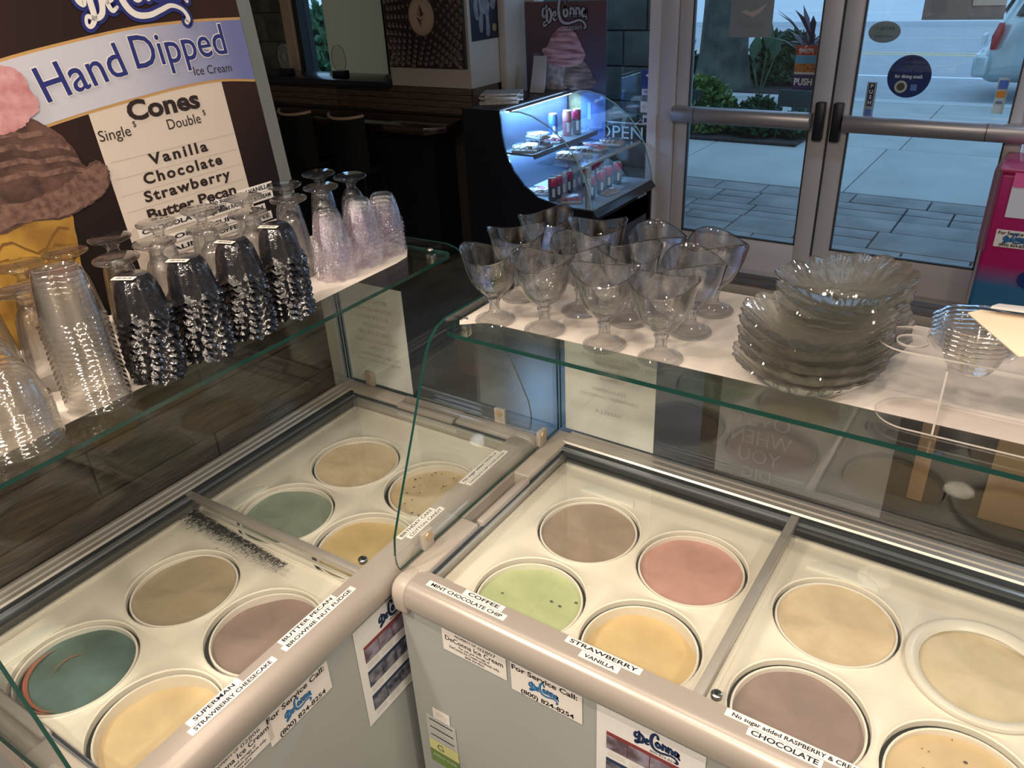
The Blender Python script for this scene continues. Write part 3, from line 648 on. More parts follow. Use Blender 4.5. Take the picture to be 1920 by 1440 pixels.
sticker('oval_tag', (.035, YF, .475), (1, 0, 0), (0, 0, 1), .05, .035, PAPER, el, lift=.0006)
text('(ETL)', .014, (.035, YF, .476), (1, 0, 0), (0, 0, 1), GINK, el, lift=.0012)
for i in range(7): sticker('print_line', (.030, YF, .445 - i * .009), (1, 0, 0), (0, 0, 1), .07 - .01 * (i % 3), .003, GINK if i % 3 else INK, el, lift=.001)
sticker('label_band', (.030, YF, .352), (1, 0, 0), (0, 0, 1), .088, .038, mat('label_yellow', (.65, .66, .30), .5), el, lift=.0006)
sticker('label_band', (.030, YF, .312), (1, 0, 0), (0, 0, 1), .088, .045, mat('label_green', (.16, .26, .07), .5), el, lift=.0006)
text('ENERGY GUIDE', .010, (.030, YF, .318), (1, 0, 0), (0, 0, 1), WH, el, width=.07, lift=.0014)
text('G', .03, (.020, YF, .352), (1, 0, 0), (0, 0, 1), mat('label_ink', (.06, .10, .04), .5), el, lift=.0014)

# ---- ice cream tubs
def icm(name, c, c2, scale=14, stretch=None): return mat('ice_cream_' + name, c, .6, col2=c2, scale=scale, bump=.55, stretch=stretch, detail=6)
IC = {
 'coffee': icm('coffee', (.36, .27, .20), (.29, .215, .16)), 'pink': icm('pink', (.56, .31, .26), (.50, .27, .23)), 'mint': icm('mint', (.46, .52, .27), (.40, .47, .24)),
 'vanilla': icm('vanilla', (.62, .46, .22), (.57, .41, .19)), 'cream': icm('cream', (.72, .58, .38), (.60, .46, .29)), 'choc': icm('choc', (.27, .19, .165), (.22, .155, .14)),
 'berry': icm('berry', (.72, .60, .42), (.62, .52, .33)), 'fleck': icm('fleck', (.62, .47, .27), (.55, .41, .23)), 'sage': icm('sage', (.26, .31, .24), (.20, .255, .20)),
 'gold': icm('gold', (.60, .45, .20), (.52, .38, .16)), 'tan': icm('tan', (.42, .34, .22), (.36, .29, .19)), 'fudge': icm('fudge', (.29, .20, .17), (.24, .165, .14)),
 'teal': icm('teal', (.095, .175, .165), (.06, .105, .085), 8), 'cheese': icm('cheese', (.66, .50, .28), (.61, .46, .25))}
RSW = mat('red_swirl', (.42, .085, .045), .5, col2=(.25, .12, .06), scale=12); FLK = mat('chocolate_fleck', (.05, .035, .03), .5)
def tub(world, key, what, depth=.012, off=(0, 0), proud=False, flecks=0, seed=0):
    t = empty('ice_cream_tub', world); tag(t, what, 'tub', 'ice cream tubs in the freezers')
    r = .1168
    G().lathe([(r - .0045, .0), (r - .004, .002), (r - .001, .002), (r, 0), (r, -.012), (r - .002, -.014), (r - .006, -.22), (r - .009, -.22), (r - .0045, -.0)], 56, c=(0, 0, -.003)).obj('carton', CART, t, smooth=True)
    rr = random.Random(seed); ph = [rr.random() * 6 for _ in range(4)]; g = G(); n = 48; v = [(0, 0, -depth)]; rings = [.2, .4, .6, .78, .9, .97, 1]
    for q in rings:
        for i in range(n):
            th = 2 * PI * i / n; z = -depth + .0025 * q * math.sin(2 * th + ph[0]) + .002 * math.sin(3 * th + ph[1] + q * 3) * q + .0012 * math.sin(7 * th + ph[2]) * q + (.002 if q > .93 else 0)
            v.append((q * (r - .0048) * math.cos(th), q * (r - .0048) * math.sin(th), z))
    f = [(0, 1 + i, 1 + (i + 1) % n) for i in range(n)]
    for k in range(len(rings) - 1): f += [(1 + k * n + i, 1 + (k + 1) * n + i, 1 + (k + 1) * n + (i + 1) % n, 1 + k * n + (i + 1) % n) for i in range(n)]
    g.add(v, f); ic = g.obj('ice_cream', IC[key], t, smooth=True)
    if flecks:
        fg = G()
        for i in range(flecks):
            a = rr.random() * 2 * PI; q = rr.random() ** .5 * .9 * r; s = .0012 + rr.random() * .002; c_ = (q * math.cos(a), q * math.sin(a), -depth + .003)
            fg.add([(c_[0] + s * math.cos(j * 1.05) * (1 + .5 * rr.random()), c_[1] + s * math.sin(j * 1.05), c_[2]) for j in range(6)], [(0, 1, 2, 3, 4, 5)])
        fg.obj('flecks', FLK, ic, kind='stuff')
    if key == 'teal':
        sw = G()
        for (r0, a0, a1, w) in ((.84, 1.4, 3.75, .020), (.91, 1.9, 3.9, .009), (.42, 2.3, .6, .009)):
            P = [(r0 * r * (1 - .10 * math.sin(3 * u)) * math.cos(a0 + (a1 - a0) * u), r0 * r * math.sin(a0 + (a1 - a0) * u), -depth + .0045) for u in [i / 14 for i in range(15)]]
            Lf = [(p[0] * (1 + w / r * math.sin(PI * i / 14)), p[1] * (1 + w / r * math.sin(PI * i / 14)), p[2]) for i, p in enumerate(P)]
            sw.add(P + Lf, [(i, i + 1, 15 + i + 1, 15 + i) for i in range(14)])
        sw.obj('red_swirl', RSW, ic)
    if proud:
        G().lathe([(.106, -.004), (.110, .0), (.119, .006), (.129, .0065), (.132, .003), (.131, -.004)], 56, c=(0, 0, .006)).obj('rim_ring', mat('translucent_white_plastic', (.74, .71, .63), .3), t, smooth=True)
    return t
zt_ = .8005
bt = [('coffee', 'tub of brown coffee ice cream at back left of the right freezer', .010, 0), ('pink', 'tub of pink strawberry ice cream in the right freezer', .014, 0), ('cream', 'tub of cream coloured ice cream just right of the divider, right freezer', .008, 0), ('berry', 'tub with raised white rim at far right of the right freezer', .008, 0),
      ('mint', 'tub of pale green mint ice cream at front left of right freezer', .016, 5), ('vanilla', 'tub of yellow vanilla ice cream beside the mint in right freezer', .030, 0), ('choc', 'tub of mauve brown chocolate ice cream at front of right freezer', .016, 0), ('fleck', 'cream tub at the bottom right corner of the right freezer', .014, 10)]
for i, (k, w, dp, fl) in enumerate(bt):
    c = Vector((TBX[i % 4], (-.228, -.491)[i // 4], zt_)); tub(c + Vector((.0015 if i > 3 else 0, -.0045 if i > 3 else -.001, .004 if i == 3 else 0)), k, w, dp, proud=(i == 3), flecks=fl, seed=i)
at = [('teal', 'tub of blue-green ice cream with red swirl in left freezer', .016, 0), ('tan', 'tub of tan butter pecan ice cream, left freezer, behind the divider', .010, 0), ('sage', 'tub of grey-green ice cream past the divider, left freezer', .014, 0), ('cream', 'tub of cream ice cream at the far back of the left freezer', .008, 0),
      ('cheese', 'tub of pale cream cheesecake ice cream nearest the camera at left', .030, 0), ('fudge', 'tub of mauve brown fudge ice cream in the left freezer', .018, 0), ('gold', 'tub of golden yellow ice cream by the left freezer divider', .016, 0), ('fleck', 'tub of cream ice cream with dark flecks, far front, left freezer', .020, 46)]
for i, (k, w, dp, fl) in enumerate(at):
    p = aw(TAX[i % 4] + (.002 if i > 3 else 0), (-.229, -.4955)[i // 4], zt_); t = tub(p, k, w, dp, flecks=fl, seed=i + 20); t.rotation_euler = (0, 0, AR)
# frost smear under the left freezer's lid
fr = random.Random(5); g = G()
for i in range(2600):
    u = fr.random(); x = .578 - .030 * u - .004 - abs(fr.gauss(0, .017)) * (1 - .2 * u); yv = -.055 - u * .36; l = .005 + .010 * fr.random() * (1.2 - u); a = fr.gauss(2.6, .45)
    dx, dy = math.cos(a) * l, math.sin(a) * l
    g.add([(x, yv, .8384), (x + dx, yv + dy, .8384), (x + dx * .6 - dy * .25, yv + dy * .6 + dx * .25, .8384)], [(0, 1, 2)])
g.obj('frost_streaks', mat('frost_grey', (.17, .17, .16), .3), FA, kind='stuff', label='streaky grey frost under the glass')

# ================================================================== glass guards
PROF = [(.045, .8655), (-.622, .8655), (-.628, .885), (-.630, .91), (-.624, .955), (-.590, 1.035), (-.526, 1.177), (-.480, 1.285), (-.464, 1.318), (-.445, 1.345), (-.420, 1.362), (-.39, 1.370), (.02, 1.370), (.045, 1.362)]
def guard(loc, rz, label, papers):
    t = empty('glass_guard', loc, rz); tag(t, label, 'glass guard')
    for xx in (-.053, L + .047):
        G().prism([(xx, y, z) for y, z in PROF], (.006, 0, 0), 0, 1).obj('end_pane', [PANE, PEDGE], t)
    G().box((-.046, .050, .8655), (L + .046, .056, 1.335)).obj('back_pane', PANE, t)
    G().box((-.046, .050, .8655), (-.0455, .0565, 1.335)).box((L + .0455, .050, .8655), (L + .046, .0565, 1.335)).obj('pane_edge', PEDGE, t)
    # shelf with rounded front corners
    def sh(fy, z0, z1):
        P = []; r = .03; xa, xb = -.046, L + .046
        P += [(xa, .048), (xa, fy + r)] + [(xa + r - r * math.cos(a), fy + r - r * math.sin(a)) for a in (.4, .8, 1.2)] + [(xa + r, fy), (xb - r, fy)] + [(xb - r + r * math.sin(a), fy + r - r * math.cos(a)) for a in (.4, .8, 1.2)] + [(xb, fy + r), (xb, .048)]
        return [(x, y, z0) for x, y in P]
    G().prism(sh(-.415, 1.341, 1.35), (0, 0, .009), 0, 1).obj('shelf', [thin('shelf_glass', (.95, .98, .97)), PEDGE], t)
    for xx in (-.046, L + .028):
        for yy in (-.355, .0): 
            b = box('shelf_bracket', (xx, yy, 1.312), (xx + .018, yy + .022, 1.3405), CHROME, t, bevel=.004)
            G().lathe([(.0001, .003), (.006, .003), (.008, 0)], 16, c=(xx + .009, yy + .011, 1.3502)).obj('screw_cap', mat('screw_grey', (.30, .28, .28), .3, .6), b)
    for xx in (-.056, L + .044):
        for yy in (-.545, -.06):
            b = G().box((xx, yy, .8615), (xx + .012, yy + .036, .908)).obj('foot_clamp', mat('clamp_grey', (.48, .43, .38), .4), t, bevel=.003)
            g = G(); g.lathe([(.0001, .003), (.010, .003), (.011, 0)], 18); sg = -1 if xx > 0 else -1
            g.v = [(xx + .012 + c_, yy + .018 + a_, .895 + b_) for a_, b_, c_ in g.v]; g.obj('clamp_screw', mat('brass_screw', (.60, .45, .28), .35, .5), b)
            g = G(); g.lathe([(.0001, .003), (.010, .003), (.011, 0)], 18); g.v = [(xx - c_, yy + .018 + a_, .895 + b_) for a_, b_, c_ in g.v]; g.obj('clamp_screw', MC['brass_screw'], b)
    return t
GB = guard((0, 0, 0), 0, 'glass guard and shelf over the right freezer', None)
GA = guard(AO, AR, 'glass guard and shelf over the left freezer', None)
def liner(name, P, z, label, mtx=None):
    return tag(G().prism([(x, y, z) for x, y in P], (0, 0, .0006)).obj(name, LINERP, None, loc=(AO if mtx else None), rz=(AR if mtx else 0)), label, 'shelf liner')
liner('shelf_liner', [(-.043, .046), (-.043, -.355), (-.03, -.372), (-.005, -.352), (.02, -.338), (.06, -.336), (L + .04, -.322), (L + .04, .046)], 1.3503, 'pale paper liner on the right glass shelf under the goblets')
liner('shelf_liner', [(-.04, .046), (-.04, -.335), (1.12, -.330), (1.17, -.322), (1.21, -.29), (1.235, -.25), (1.243, -.20), (1.245, .046)], 1.3503, 'pale paper liner on the left glass shelf', True)
ZS = 1.3512

# taped papers
def mirrored_lines(p, org, xd, yd, lines, m, w):
    for (t_, sz, dy, ww) in lines: text(t_, sz, Vector(org) + Vector(yd) * dy, xd, yd, m, p, width=ww, mirror=True, lift=.002)
FNT = mat('show_through_ink', (.60, .56, .52), .6); TPAP = mat('thin_paper', (.86, .84, .82), .6, var=.04, scale=3)
p1 = sticker('paper_menu', (L + .0540, -.085, 1.035), (0, -1, 0), (0, 0, 1), .245, .335, TPAP, None); p1.location = AO; p1.rotation_euler = (0, 0, AR)
tag(p1, 'white paper menu taped to the far end of left guard', 'menu')
ml = [('BIRTHDAY CAKE', .018, .115, .12), ('BROWNIE NUT FUDGE', .018, .088, .15), ('BUTTER PECAN', .018, .062, .12), ('CHOCOLATE', .018, .036, .09), ('CHOCOLATE CHIP', .018, .010, .13), ('Chocolate chip cookie dough', .012, -.016, .17), ('COFFEE', .014, -.040, .06), ('No sugar added VANILLA', .014, -.064, .17), ('No sugar added raspberry & cream', .012, -.084, .17)]
def lettersB(p, org, xd, yd, lines, m, mirror):
    for (t_, sz, dy, ww) in lines:
        o = text(t_, sz, Vector(org) + Vector(yd) * dy, xd, yd, m, p, width=ww, mirror=mirror, lift=.0012)
lettersB(p1, (L + .0532, -.085, 1.035), (0, -1, 0), (0, 0, 1), ml, FNT, True)
p2 = sticker('paper_menu', (.098, .058, 1.035), (1, 0, 0), (0, 0, 1), .262, .335, TPAP, None)
tag(p2, 'white paper menu taped to left part of right guard back', 'menu')
ml2 = [('MINT CHOCOLATE CHIP', .016, .075, .16), ('NAPOLEON', .016, .055, .08), ('RASPBERRY & CREAM', .014, .035, .15), ('PEACH', .014, .015, .05), ('STRAWBERRY', .014, -.02, .10), ('STRAWBERRY CHEESECAKE', .013, -.04, .17), ('VANILLA', .016, -.085, .08)]
lettersB(p2, (.098, .0572, 1.035), (1, 0, 0), (0, 0, 1), ml2, FNT, True)
p3 = sticker('paper_sign', (.587, .058, 1.095), (1, 0, 0), (0, 0, 1), .385, .44, thin('grey_film_sheet', (.50, .50, .53), haze=.55, hcol=(.34, .33, .36), ior=1.3), None)
tag(p3, 'grey see-through sheet with faint large words on the right guard', 'sign')
lettersB(p3, (.498, .0572, .97), (1, 0, 0), (0, 0, 1), [('OVER', .055, .075, .13), ('WHEN', .055, .025, .14), ('YOU', .055, -.025, .10), ('DIG', .045, -.075, .07)], mat('faint_word', (.27, .27, .29), .6), True)

# ================================================================== glassware on the right shelf
def goblet_mesh():
    PR = [(.0005, .0), (.034, .0), (.0415, .0015), (.0425, .004), (.041, .0065), (.036, .0072), (.034, .0066), (.0315, .0095), (.027, .0112), (.0245, .0108), (.020, .0155), (.0135, .021), (.0105, .027), (.0095, .036), (.0105, .044), (.0145, .050), (.0135, .055), (.019, .061), (.034, .074), (.0455, .094), (.0535, .116), (.0590, .138), (.0625, .151), (.0615, .1535), (.0588, .151), (.0552, .138), (.0495, .116), (.0415, .095), (.030, .078), (.014, .067), (.0005, .065)]
    K = len(PR)
    def rf(th, j):
        z = PR[j][1]
        if .024 < z < .05 and j < 19: return 1 + .10 * math.cos(8 * th)
        if .06 < z < .135: return 1 + (.030 * abs(math.cos(5 * th)) - .012 if j < 22 else .0)
        return 1 + .03 * math.cos(2 * th) * (z > .14)
    def zf(th, j): return .0105 * math.cos(2 * th) * max(0, (PR[j][1] - .11) / .043) ** 1.3 if PR[j][1] > .11 else 0
    g = G().lathe(PR, 72, rf=rf, zf=zf)
    g.m = [1 if max(g.v[i][2] for i in f) < .0215 else 0 for f in g.f]
    return g
gob0 = None; rg = random.Random(11)
rows = [('front', -.321, [.026, .144, .282, .400], ['leftmost', 'second from left', 'third from left', 'rightmost']), ('middle', -.192, [.001, .161, .271, .402], ['leftmost', 'second from left', 'third from left', 'rightmost']), ('back', -.072, [-.004, .132, .276, .403], ['leftmost', 'second from left', 'third from left', 'rightmost'])]
for rn, yy, xs, nm in rows:
    for x, w in zip(xs, nm):
        if gob0 is None: o = gob0 = goblet_mesh().obj('sundae_goblet', [CLEAR, FOOTG], None, auto=.45)
        else: o = gob0.copy(); COL.objects.link(o)
        o.location = (x, yy + rg.uniform(-.006, .006), ZS); o.rotation_euler = (0, 0, rg.uniform(-.9, 1.2))
        tag(o, f'clear glass sundae goblet, {w} in the {rn} row on the right shelf', 'glass', 'goblets on the right shelf')
def dish_mesh():
    PR = [(.001, .0), (.045, .0), (.055, .002), (.070, .010), (.085, .020), (.098, .031), (.107, .040), (.111, .0435), (.109, .046), (.103, .042), (.093, .033), (.080, .022), (.066, .0125), (.05, .007), (.001, .006)]
    K = len(PR)
    def rf(th, j):
        z = PR[j][1]; k = min(1, z / .04)
        return 1 + k * .060 * (abs(math.cos(8 * th + 26 * z)) ** .6) + .012 * k * math.cos(32 * th) + .05 * math.cos(2 * th) * k
    def zf(th, j): return .006 * abs(math.cos(8 * th + 1)) * max(0, PR[j][1] - .02) / .025 + .004 * math.cos(2 * th) * PR[j][1] / .045
    return G().lathe(PR, 144, rf=rf, zf=zf)
d0 = None
ORD = ['bottom', 'second from bottom', 'third from bottom', 'fourth from bottom', 'fifth from bottom', 'sixth from bottom', 'seventh from bottom', 'eighth from bottom', 'ninth from bottom', 'tenth from bottom', 'eleventh from bottom', 'twelfth from bottom', '13th from bottom', '14th from bottom', '15th from bottom', '16th from bottom', '17th from bottom', '18th from bottom', '19th from bottom']
for (cx, cyy, n, wh, ph) in ((.652, -.285, 5, 'front', .3), (.668, -.145, 6, 'back', 1.1)):
    for k in range(n):
        if d0 is None: o = d0 = dish_mesh().obj('scalloped_dish', PLATEG, None, auto=.32)
        else: o = d0.copy(); COL.objects.link(o)
        o.location = (cx + rg.uniform(-.006, .006), cyy + rg.uniform(-.005, .005), ZS + k * .0205); o.rotation_euler = (rg.uniform(-.03, .03) * (k > 0), rg.uniform(-.03, .03) * (k > 0), ph + rg.uniform(-.3, .3))
        tag(o, f'scalloped glass dish, {ORD[k]} of the {wh} dish stack', 'dish', 'scalloped dishes on the right shelf')
# acrylic holder
ah = empty('acrylic_cone_holder', (.88, -.32, ZS)); tag(ah, 'clear acrylic holder at the right end of the right shelf', 'holder')
def stad(x0, x1, yc, r, z, n=14):
    P = [(x0 + r - r * math.sin(PI * i / n), yc + r * math.cos(PI * i / n), z) for i in range(n + 1)]
    return P + [(x1, yc - r, z), (x1, yc + r, z)]
G().prism(stad(-.108, .30, 0.005, .052, 0), (0, 0, .0028), 0, 1).obj('base_plate', [ACRY, AEDGE], ah)
P = stad(-.128, .30, .035, .050, .112)
G().prism(P, (0, 0, .0028), 0, 1).obj('top_plate', [ACRY, AEDGE], ah)
G().lathe([(.0220, .1118), (.0228, .1118), (.0228, .1152), (.0220, .1152), (.0220, .1118)], 32, c=(-.078, .030, 0)).obj('hole_rim', AEDGE, ah)
G().box((-.020, -.050, .004), (-.016, .085, .112)).obj('upright', ACRY, ah)
G().box((-.0195, -.051, .004), (-.0165, -.050, .112)).obj('upright_edge', AEDGE, ah)
oc = None
for k in range(6):
    if oc is None:
        PR = [(.001, 0), (.030, 0), (.036, .012), (.044, .034), (.050, .040), (.062, .0405), (.0625, .039)]
        oc = G().lathe(PR, 48, rf=lambda th, j: 1 + (.04 * math.cos(8 * th) if j > 4 else .03 * math.cos(16 * th) if j > 1 else 0)).obj('fluted_plastic_cup', CLEARP, None, smooth=True); o = oc
    else: o = oc.copy(); COL.objects.link(o)
    o.location = (.885, -.285, ZS + .085 + k * .0075); tag(o, f'clear fluted plastic cup in the holder, {ORD[k]}', 'cup', 'fluted cups in the acrylic holder')
cs = empty('paper_cone_sleeve', (.90, -.30, ZS + .172)); tag(cs, 'folded cream paper sleeve lying over the clear cups', 'paper')
SLV = mat('cream_card', (.62, .52, .40), .6)
G().prism([(-.035, .02, -.004), (.04, -.085, -.012), (.22, -.03, .0), (.22, .055, .004), (-.02, .03, .0)], (0, 0, .0025)).obj('sleeve_body', SLV, cs, bevel=.0008)
G().prism([(-.008, .05, .0), (-.008, .015, .012), (.22, .022, .014), (.22, .085, .004), (.0, .066, .0)], (0, 0, .003)).obj('sleeve_flap', mat('pale_card', (.55, .54, .53), .5), cs, bevel=.001)

# ================================================================== things on the left shelf
def soda_mesh():
    PR = [(.0005, .192), (.034, .1925), (.0425, .190), (.044, .187), (.0425, .184), (.032, .180), (.020, .174), (.0125, .167), (.0115, .160), (.016, .154), (.0225, .146), (.028, .130), (.031, .11), (.0335, .085), (.037, .055), (.0405, .02), (.042, .001), (.0405, .0), (.0385, .001), (.0375, .02), (.034, .055), (.0305, .085), (.028, .11), (.024, .13), (.017, .145), (.0005, .150)]
    def rf(th, j):
        z = PR[j][1]
        return 1 + (.045 * math.cos(8 * th) if (.05 < z < .145 and j < 18) else 0)
    return G().lathe(PR, 48, rf=rf)
s0 = None
feet = [(.027, .040, 'back', 1), (.154, .045, 'back', 2), (.282, .045, 'back', 3), (.401, .030, 'back', 4), (.515, .026, 'back', 5), (.628, .026, 'back', 6), (.727, .026, 'back', 7), (.816, .020, 'back', 8), (.915, .025, 'back', 9),
        (.019, .145, 'front', 1), (.132, .152, 'front', 2), (.247, .159, 'front', 3), (.375, .165, 'front', 4), (.493, .173, 'front', 5), (.608, .150, 'front', 6), (.706, .168, 'front', 7), (.803, .105, 'front', 8), (.889, .165, 'front', 9)]
NW = ['', 'farthest', 'second farthest', 'third farthest', 'fourth farthest', 'fifth farthest', 'sixth farthest', 'seventh farthest', 'eighth farthest', 'nearest']
for (u, v, rw, n) in feet:
    if s0 is None: o = s0 = soda_mesh().obj('soda_glass', TUMB, None, smooth=True)
    else: o = s0.copy(); COL.objects.link(o)
    o.location = aw(L - u, -v, ZS); o.rotation_euler = (0, 0, rg.random())
    tag(o, f'upturned footed soda glass, {NW[n]} in the {rw} row, left shelf', 'glass', 'upturned glasses on the left shelf')
def cup_mesh(r0, r1, h, amp, n=84, wl=8):
    PR = [(r0 * 1.10, .0), (r0 * 1.02, .0045), (r0 * .95, h * .13), (r0 * .90, h * .3), (r0 * .84, h * .55), (r0 * .74, h * .8), (r1, h * .98), (r1 * .9, h), (.0005, h)]
    return G().lathe(PR, n, rf=lambda th, j: 1 + amp * (1 - j / 8) * (math.cos(wl * th + j * .6) + .28 * math.cos((2 * wl + 3) * th + 2)), zf=lambda th, j: amp * (.07 * math.cos(wl * th + 1) + .04 * math.cos((2 * wl + 3) * th)) * (j < 2))
def cupstack(mesh0, m, name, u, v, n, pitch, what, group, tw=.25, jit=.0015, rnd=rg):
    for k in range(n):
        o = mesh0.copy(); COL.objects.link(o); o.name = name
        o.location = aw(L - u + rnd.uniform(-jit, jit), -v + rnd.uniform(-jit, jit), ZS + k * pitch + (.001 if k else 0)); o.rotation_euler = (rnd.uniform(-.012, .012) * (k > 0), rnd.uniform(-.012, .012) * (k > 0), rnd.random() * tw + k * .06)
        tag(o, f'{what}, {ORD[k] if k < n - 1 else "topmost"}', 'cup', group)
    return o
bc = cup_mesh(.0475, .027, .078, .055).obj('black_sundae_cup', BLACKP, None, smooth=True)
for u, v, w in ((.435, .322, 'farthest black stack'), (.547, .322, 'second farthest black stack'), (.659, .322, 'second nearest black stack'), (.768, .315, 'nearest black stack')):
    top = cupstack(bc, BLACKP, 'black_sundae_cup', u, v, 10, .0134, f'ruffled black plastic cup in {w}', 'black cups stacked on the left shelf')
    bl = sticker('paper_label', (-.008, -.022, .0785), (1, -.25, 0), (.25, 1, .05), .042, .014, mat('label_cream', (.75, .68, .60), .6), top, lift=.0); bl['label'] = 'small cream barcode label'
    for j in range(9): sticker('barcode_bar', Vector((-.022 + j * .0034, -.0185 - j * .00085, .0790)), (1, -.25, 0), (.25, 1, .05), .0010 + .0007 * (j % 3), .006, INK, bl, lift=.0)
bpy.data.objects.remove(bc)
lc = cup_mesh(.043, .026, .082, .105).obj('clear_sundae_cup', LAVP, None, smooth=True)
for u, v, n, w in ((.226, .258, 9, 'nearest lavender clear stack'), (.121, .258, 9, 'middle lavender clear stack'), (.030, .255, 8, 'farthest lavender clear stack')):
    cupstack(lc, LAVP, 'clear_sundae_cup', u, v, n, .0105, f'ruffled clear cup in {w}', 'clear sundae cups on the left shelf')
bpy.data.objects.remove(lc)
rc = G().lathe([(.0545, .0), (.0552, .0025), (.0490, .004), (.0475, .02), (.043, .06), (.039, .090), (.0365, .094), (.0345, .0945), (.034, .091), (.0005, .0905)], 44).obj('round_plastic_cup', CLEARP, None, smooth=True)
cupstack(rc, CLEARP, 'round_plastic_cup', .893, .315, 17, .0098, 'smooth clear round cup in the tall stack', 'round clear cups on the left shelf', jit=.0006)
bpy.data.objects.remove(rc)
bw = G().lathe([(.0720, .0), (.0725, .002), (.069, .003), (.067, .014), (.060, .045), (.046, .068), (.034, .076), (.0005, .077)], 48).obj('clear_plastic_bowl', CLEARP, None, smooth=True)
cupstack(bw, CLEARP, 'clear_plastic_bowl', 1.045, .318, 10, .0075, 'clear plastic bowl in the nearest stack', 'clear bowls on the left shelf', jit=.0006)
cupstack(bw, CLEARP, 'clear_plastic_bowl', 1.005, .165, 9, .0085, 'clear plastic bowl in the stack behind', 'clear bowls on the left shelf', jit=.0006)
bpy.data.objects.remove(bw)

# ================================================================== partition behind the left freezer + big poster
pt = box('wall_partition', (-.10, .075, 0), (L + .0, .145, 1.192), mat('partition_core', (.05, .04, .03), .8), loc=AO, rz=AR, kind='structure')
for i in range(9):
    z = .02 + i * .13
    cuts = [-.1, .42, L + .0] if i % 2 else [-.1, .75, L + .0]
    for a, b in zip(cuts, cuts[1:]): box('wall_plank', (a + .002, .062, z + .002), (b - .002, .0755, min(z + .128, 1.19)), WOODD, pt, bevel=.002)
box('trim_8', (L + .001, .066, 0), (L + .085, .15, 1.192), mat('pale_end_board', (.40, .37, .32), .6), loc=AO, rz=AR, kind='structure')

PS = mat('poster_print_brown', (.009, .0045, .004), .6, spec=.25, col2=(.032, .013, .009), scale=1.8, detail=1)
kk = .085; nrm = math.sqrt(1 + kk * kk)
bp = empty('menu_poster', AO, AR); tag(bp, 'large ice cream menu poster with cones list, behind the left shelf', 'poster')
PO = Vector((0, .070, 1.196)); PX = Vector((1, 0, 0)); PY = Vector((0, kk, 1)).normalized()
def pf(name, pts, m, lift, parent=bp, th=.0002): return flat(name, pts, PO, PX, PY, m, parent, lift=lift, th=th)
pf('backing_sheet', [(.20, 0), (1.158, 0), (1.158, 1.25), (.20, 1.25)], PS, .0, th=.002)
pf('acrylic_edge', [(1.159, 0), (1.200, 0), (1.200, 1.25), (1.159, 1.25)], mat('frosted_acrylic_strip', (.15, .16, .155), .25), .0, th=.002)
def band(top, bot, lift, m, name):
    t = cat(top, 5); b = cat(bot, 5); pf(name, t + b[::-1], m, lift)
tp = [(.2, .60), (.40, .655), (.54, .688), (.714, .710), (.85, .722), (.942, .7245), (1.05, .7235), (1.1575, .719)]
bt_ = [(.2, .50), (.40, .535), (.54, .556), (.69, .574), (.85, .587), (.94, .592), (1.05, .592), (1.1575, .578)]
band([(x, y + .006) for x, y in tp], [(x, y - .006) for x, y in bt_], .0022, mat('poster_gold', (.48, .28, .10), .5), 'gold_edge')
def grad(name, c1, c2, axis, a, b, rough=.5):
    m, nt, out = nodes(name); p = nt.nodes.new('ShaderNodeBsdfPrincipled'); p.inputs['Roughness'].default_value = rough
    tc = nt.nodes.new('ShaderNodeTexCoord'); s = nt.nodes.new('ShaderNodeSeparateXYZ'); mr = nt.nodes.new('ShaderNodeMapRange'); mx = nt.nodes.new('ShaderNodeMix'); mx.data_type = 'RGBA'
    nt.links.new(tc.outputs['Object'], s.inputs[0]); nt.links.new(s.outputs[axis], mr.inputs[0]); mr.inputs[1].default_value = a; mr.inputs[2].default_value = b
    nt.links.new(mr.outputs[0], mx.inputs['Factor']); mx.inputs['A'].default_value = (*c1, 1); mx.inputs['B'].default_value = (*c2, 1)
    nt.links.new(mx.outputs['Result'], p.inputs['Base Color']); nt.links.new(p.outputs[0], out.inputs[0]); return m
band(tp, bt_, .0026, grad('poster_band_print', (.50, .50, .58), (.14, .16, .36), 0, .78, 1.12), 'banner_band')
pf('menu_column', [(.689, .0), (1.052, .0), (1.052, .590), (.94, .5865), (.85, .582), (.689, .569)], mat('poster_paper_cream', (.60, .52, .45), .55), .0020)
for i in range(9): pf('rule_line', [(.70, .462 - i * .038), (1.045, .462 - i * .038), (1.045, .4613 - i * .038), (.70, .4613 - i * .038)], mat('rule_line_ink', (.42, .36, .31), .6), .0024)
BRN = mat('brown_black_ink', (.02, .009, .007), .5); NAVY = mat('poster_navy', (.015, .02, .16), .5); WLOGO = mat('logo_white', (.72, .70, .68), .5)
def pt_(b, s, x, y, w, m=BRN, bold=.0, sp=1.0, rot=0., lift=.0034):
    c_, s_ = math.cos(rot), math.sin(rot)
    return text(b, s, PO + PX * x + PY * y, PX * c_ + PY * s_, PY * c_ - PX * s_, m, bp, width=w, bold=bold, space=sp, lift=lift)
pt_('Cones', .058, .875, .556, .195, bold=.035); pt_('Single', .033, .733, .518, .078); pt_('$', .018, .786, .530, None); pt_('Double', .033, .915, .513, .094); pt_('$', .018, .977, .524, None)
pt_('Vanilla', .034, .878, .447, .165, bold=.032, sp=1.3); pt_('Chocolate', .034, .878, .408, .225, bold=.032, sp=1.25); pt_('Strawberry', .034, .878, .369, .25, bold=.032, sp=1.2); pt_('Butter Pecan', .034, .878, .328, .26, bold=.032)
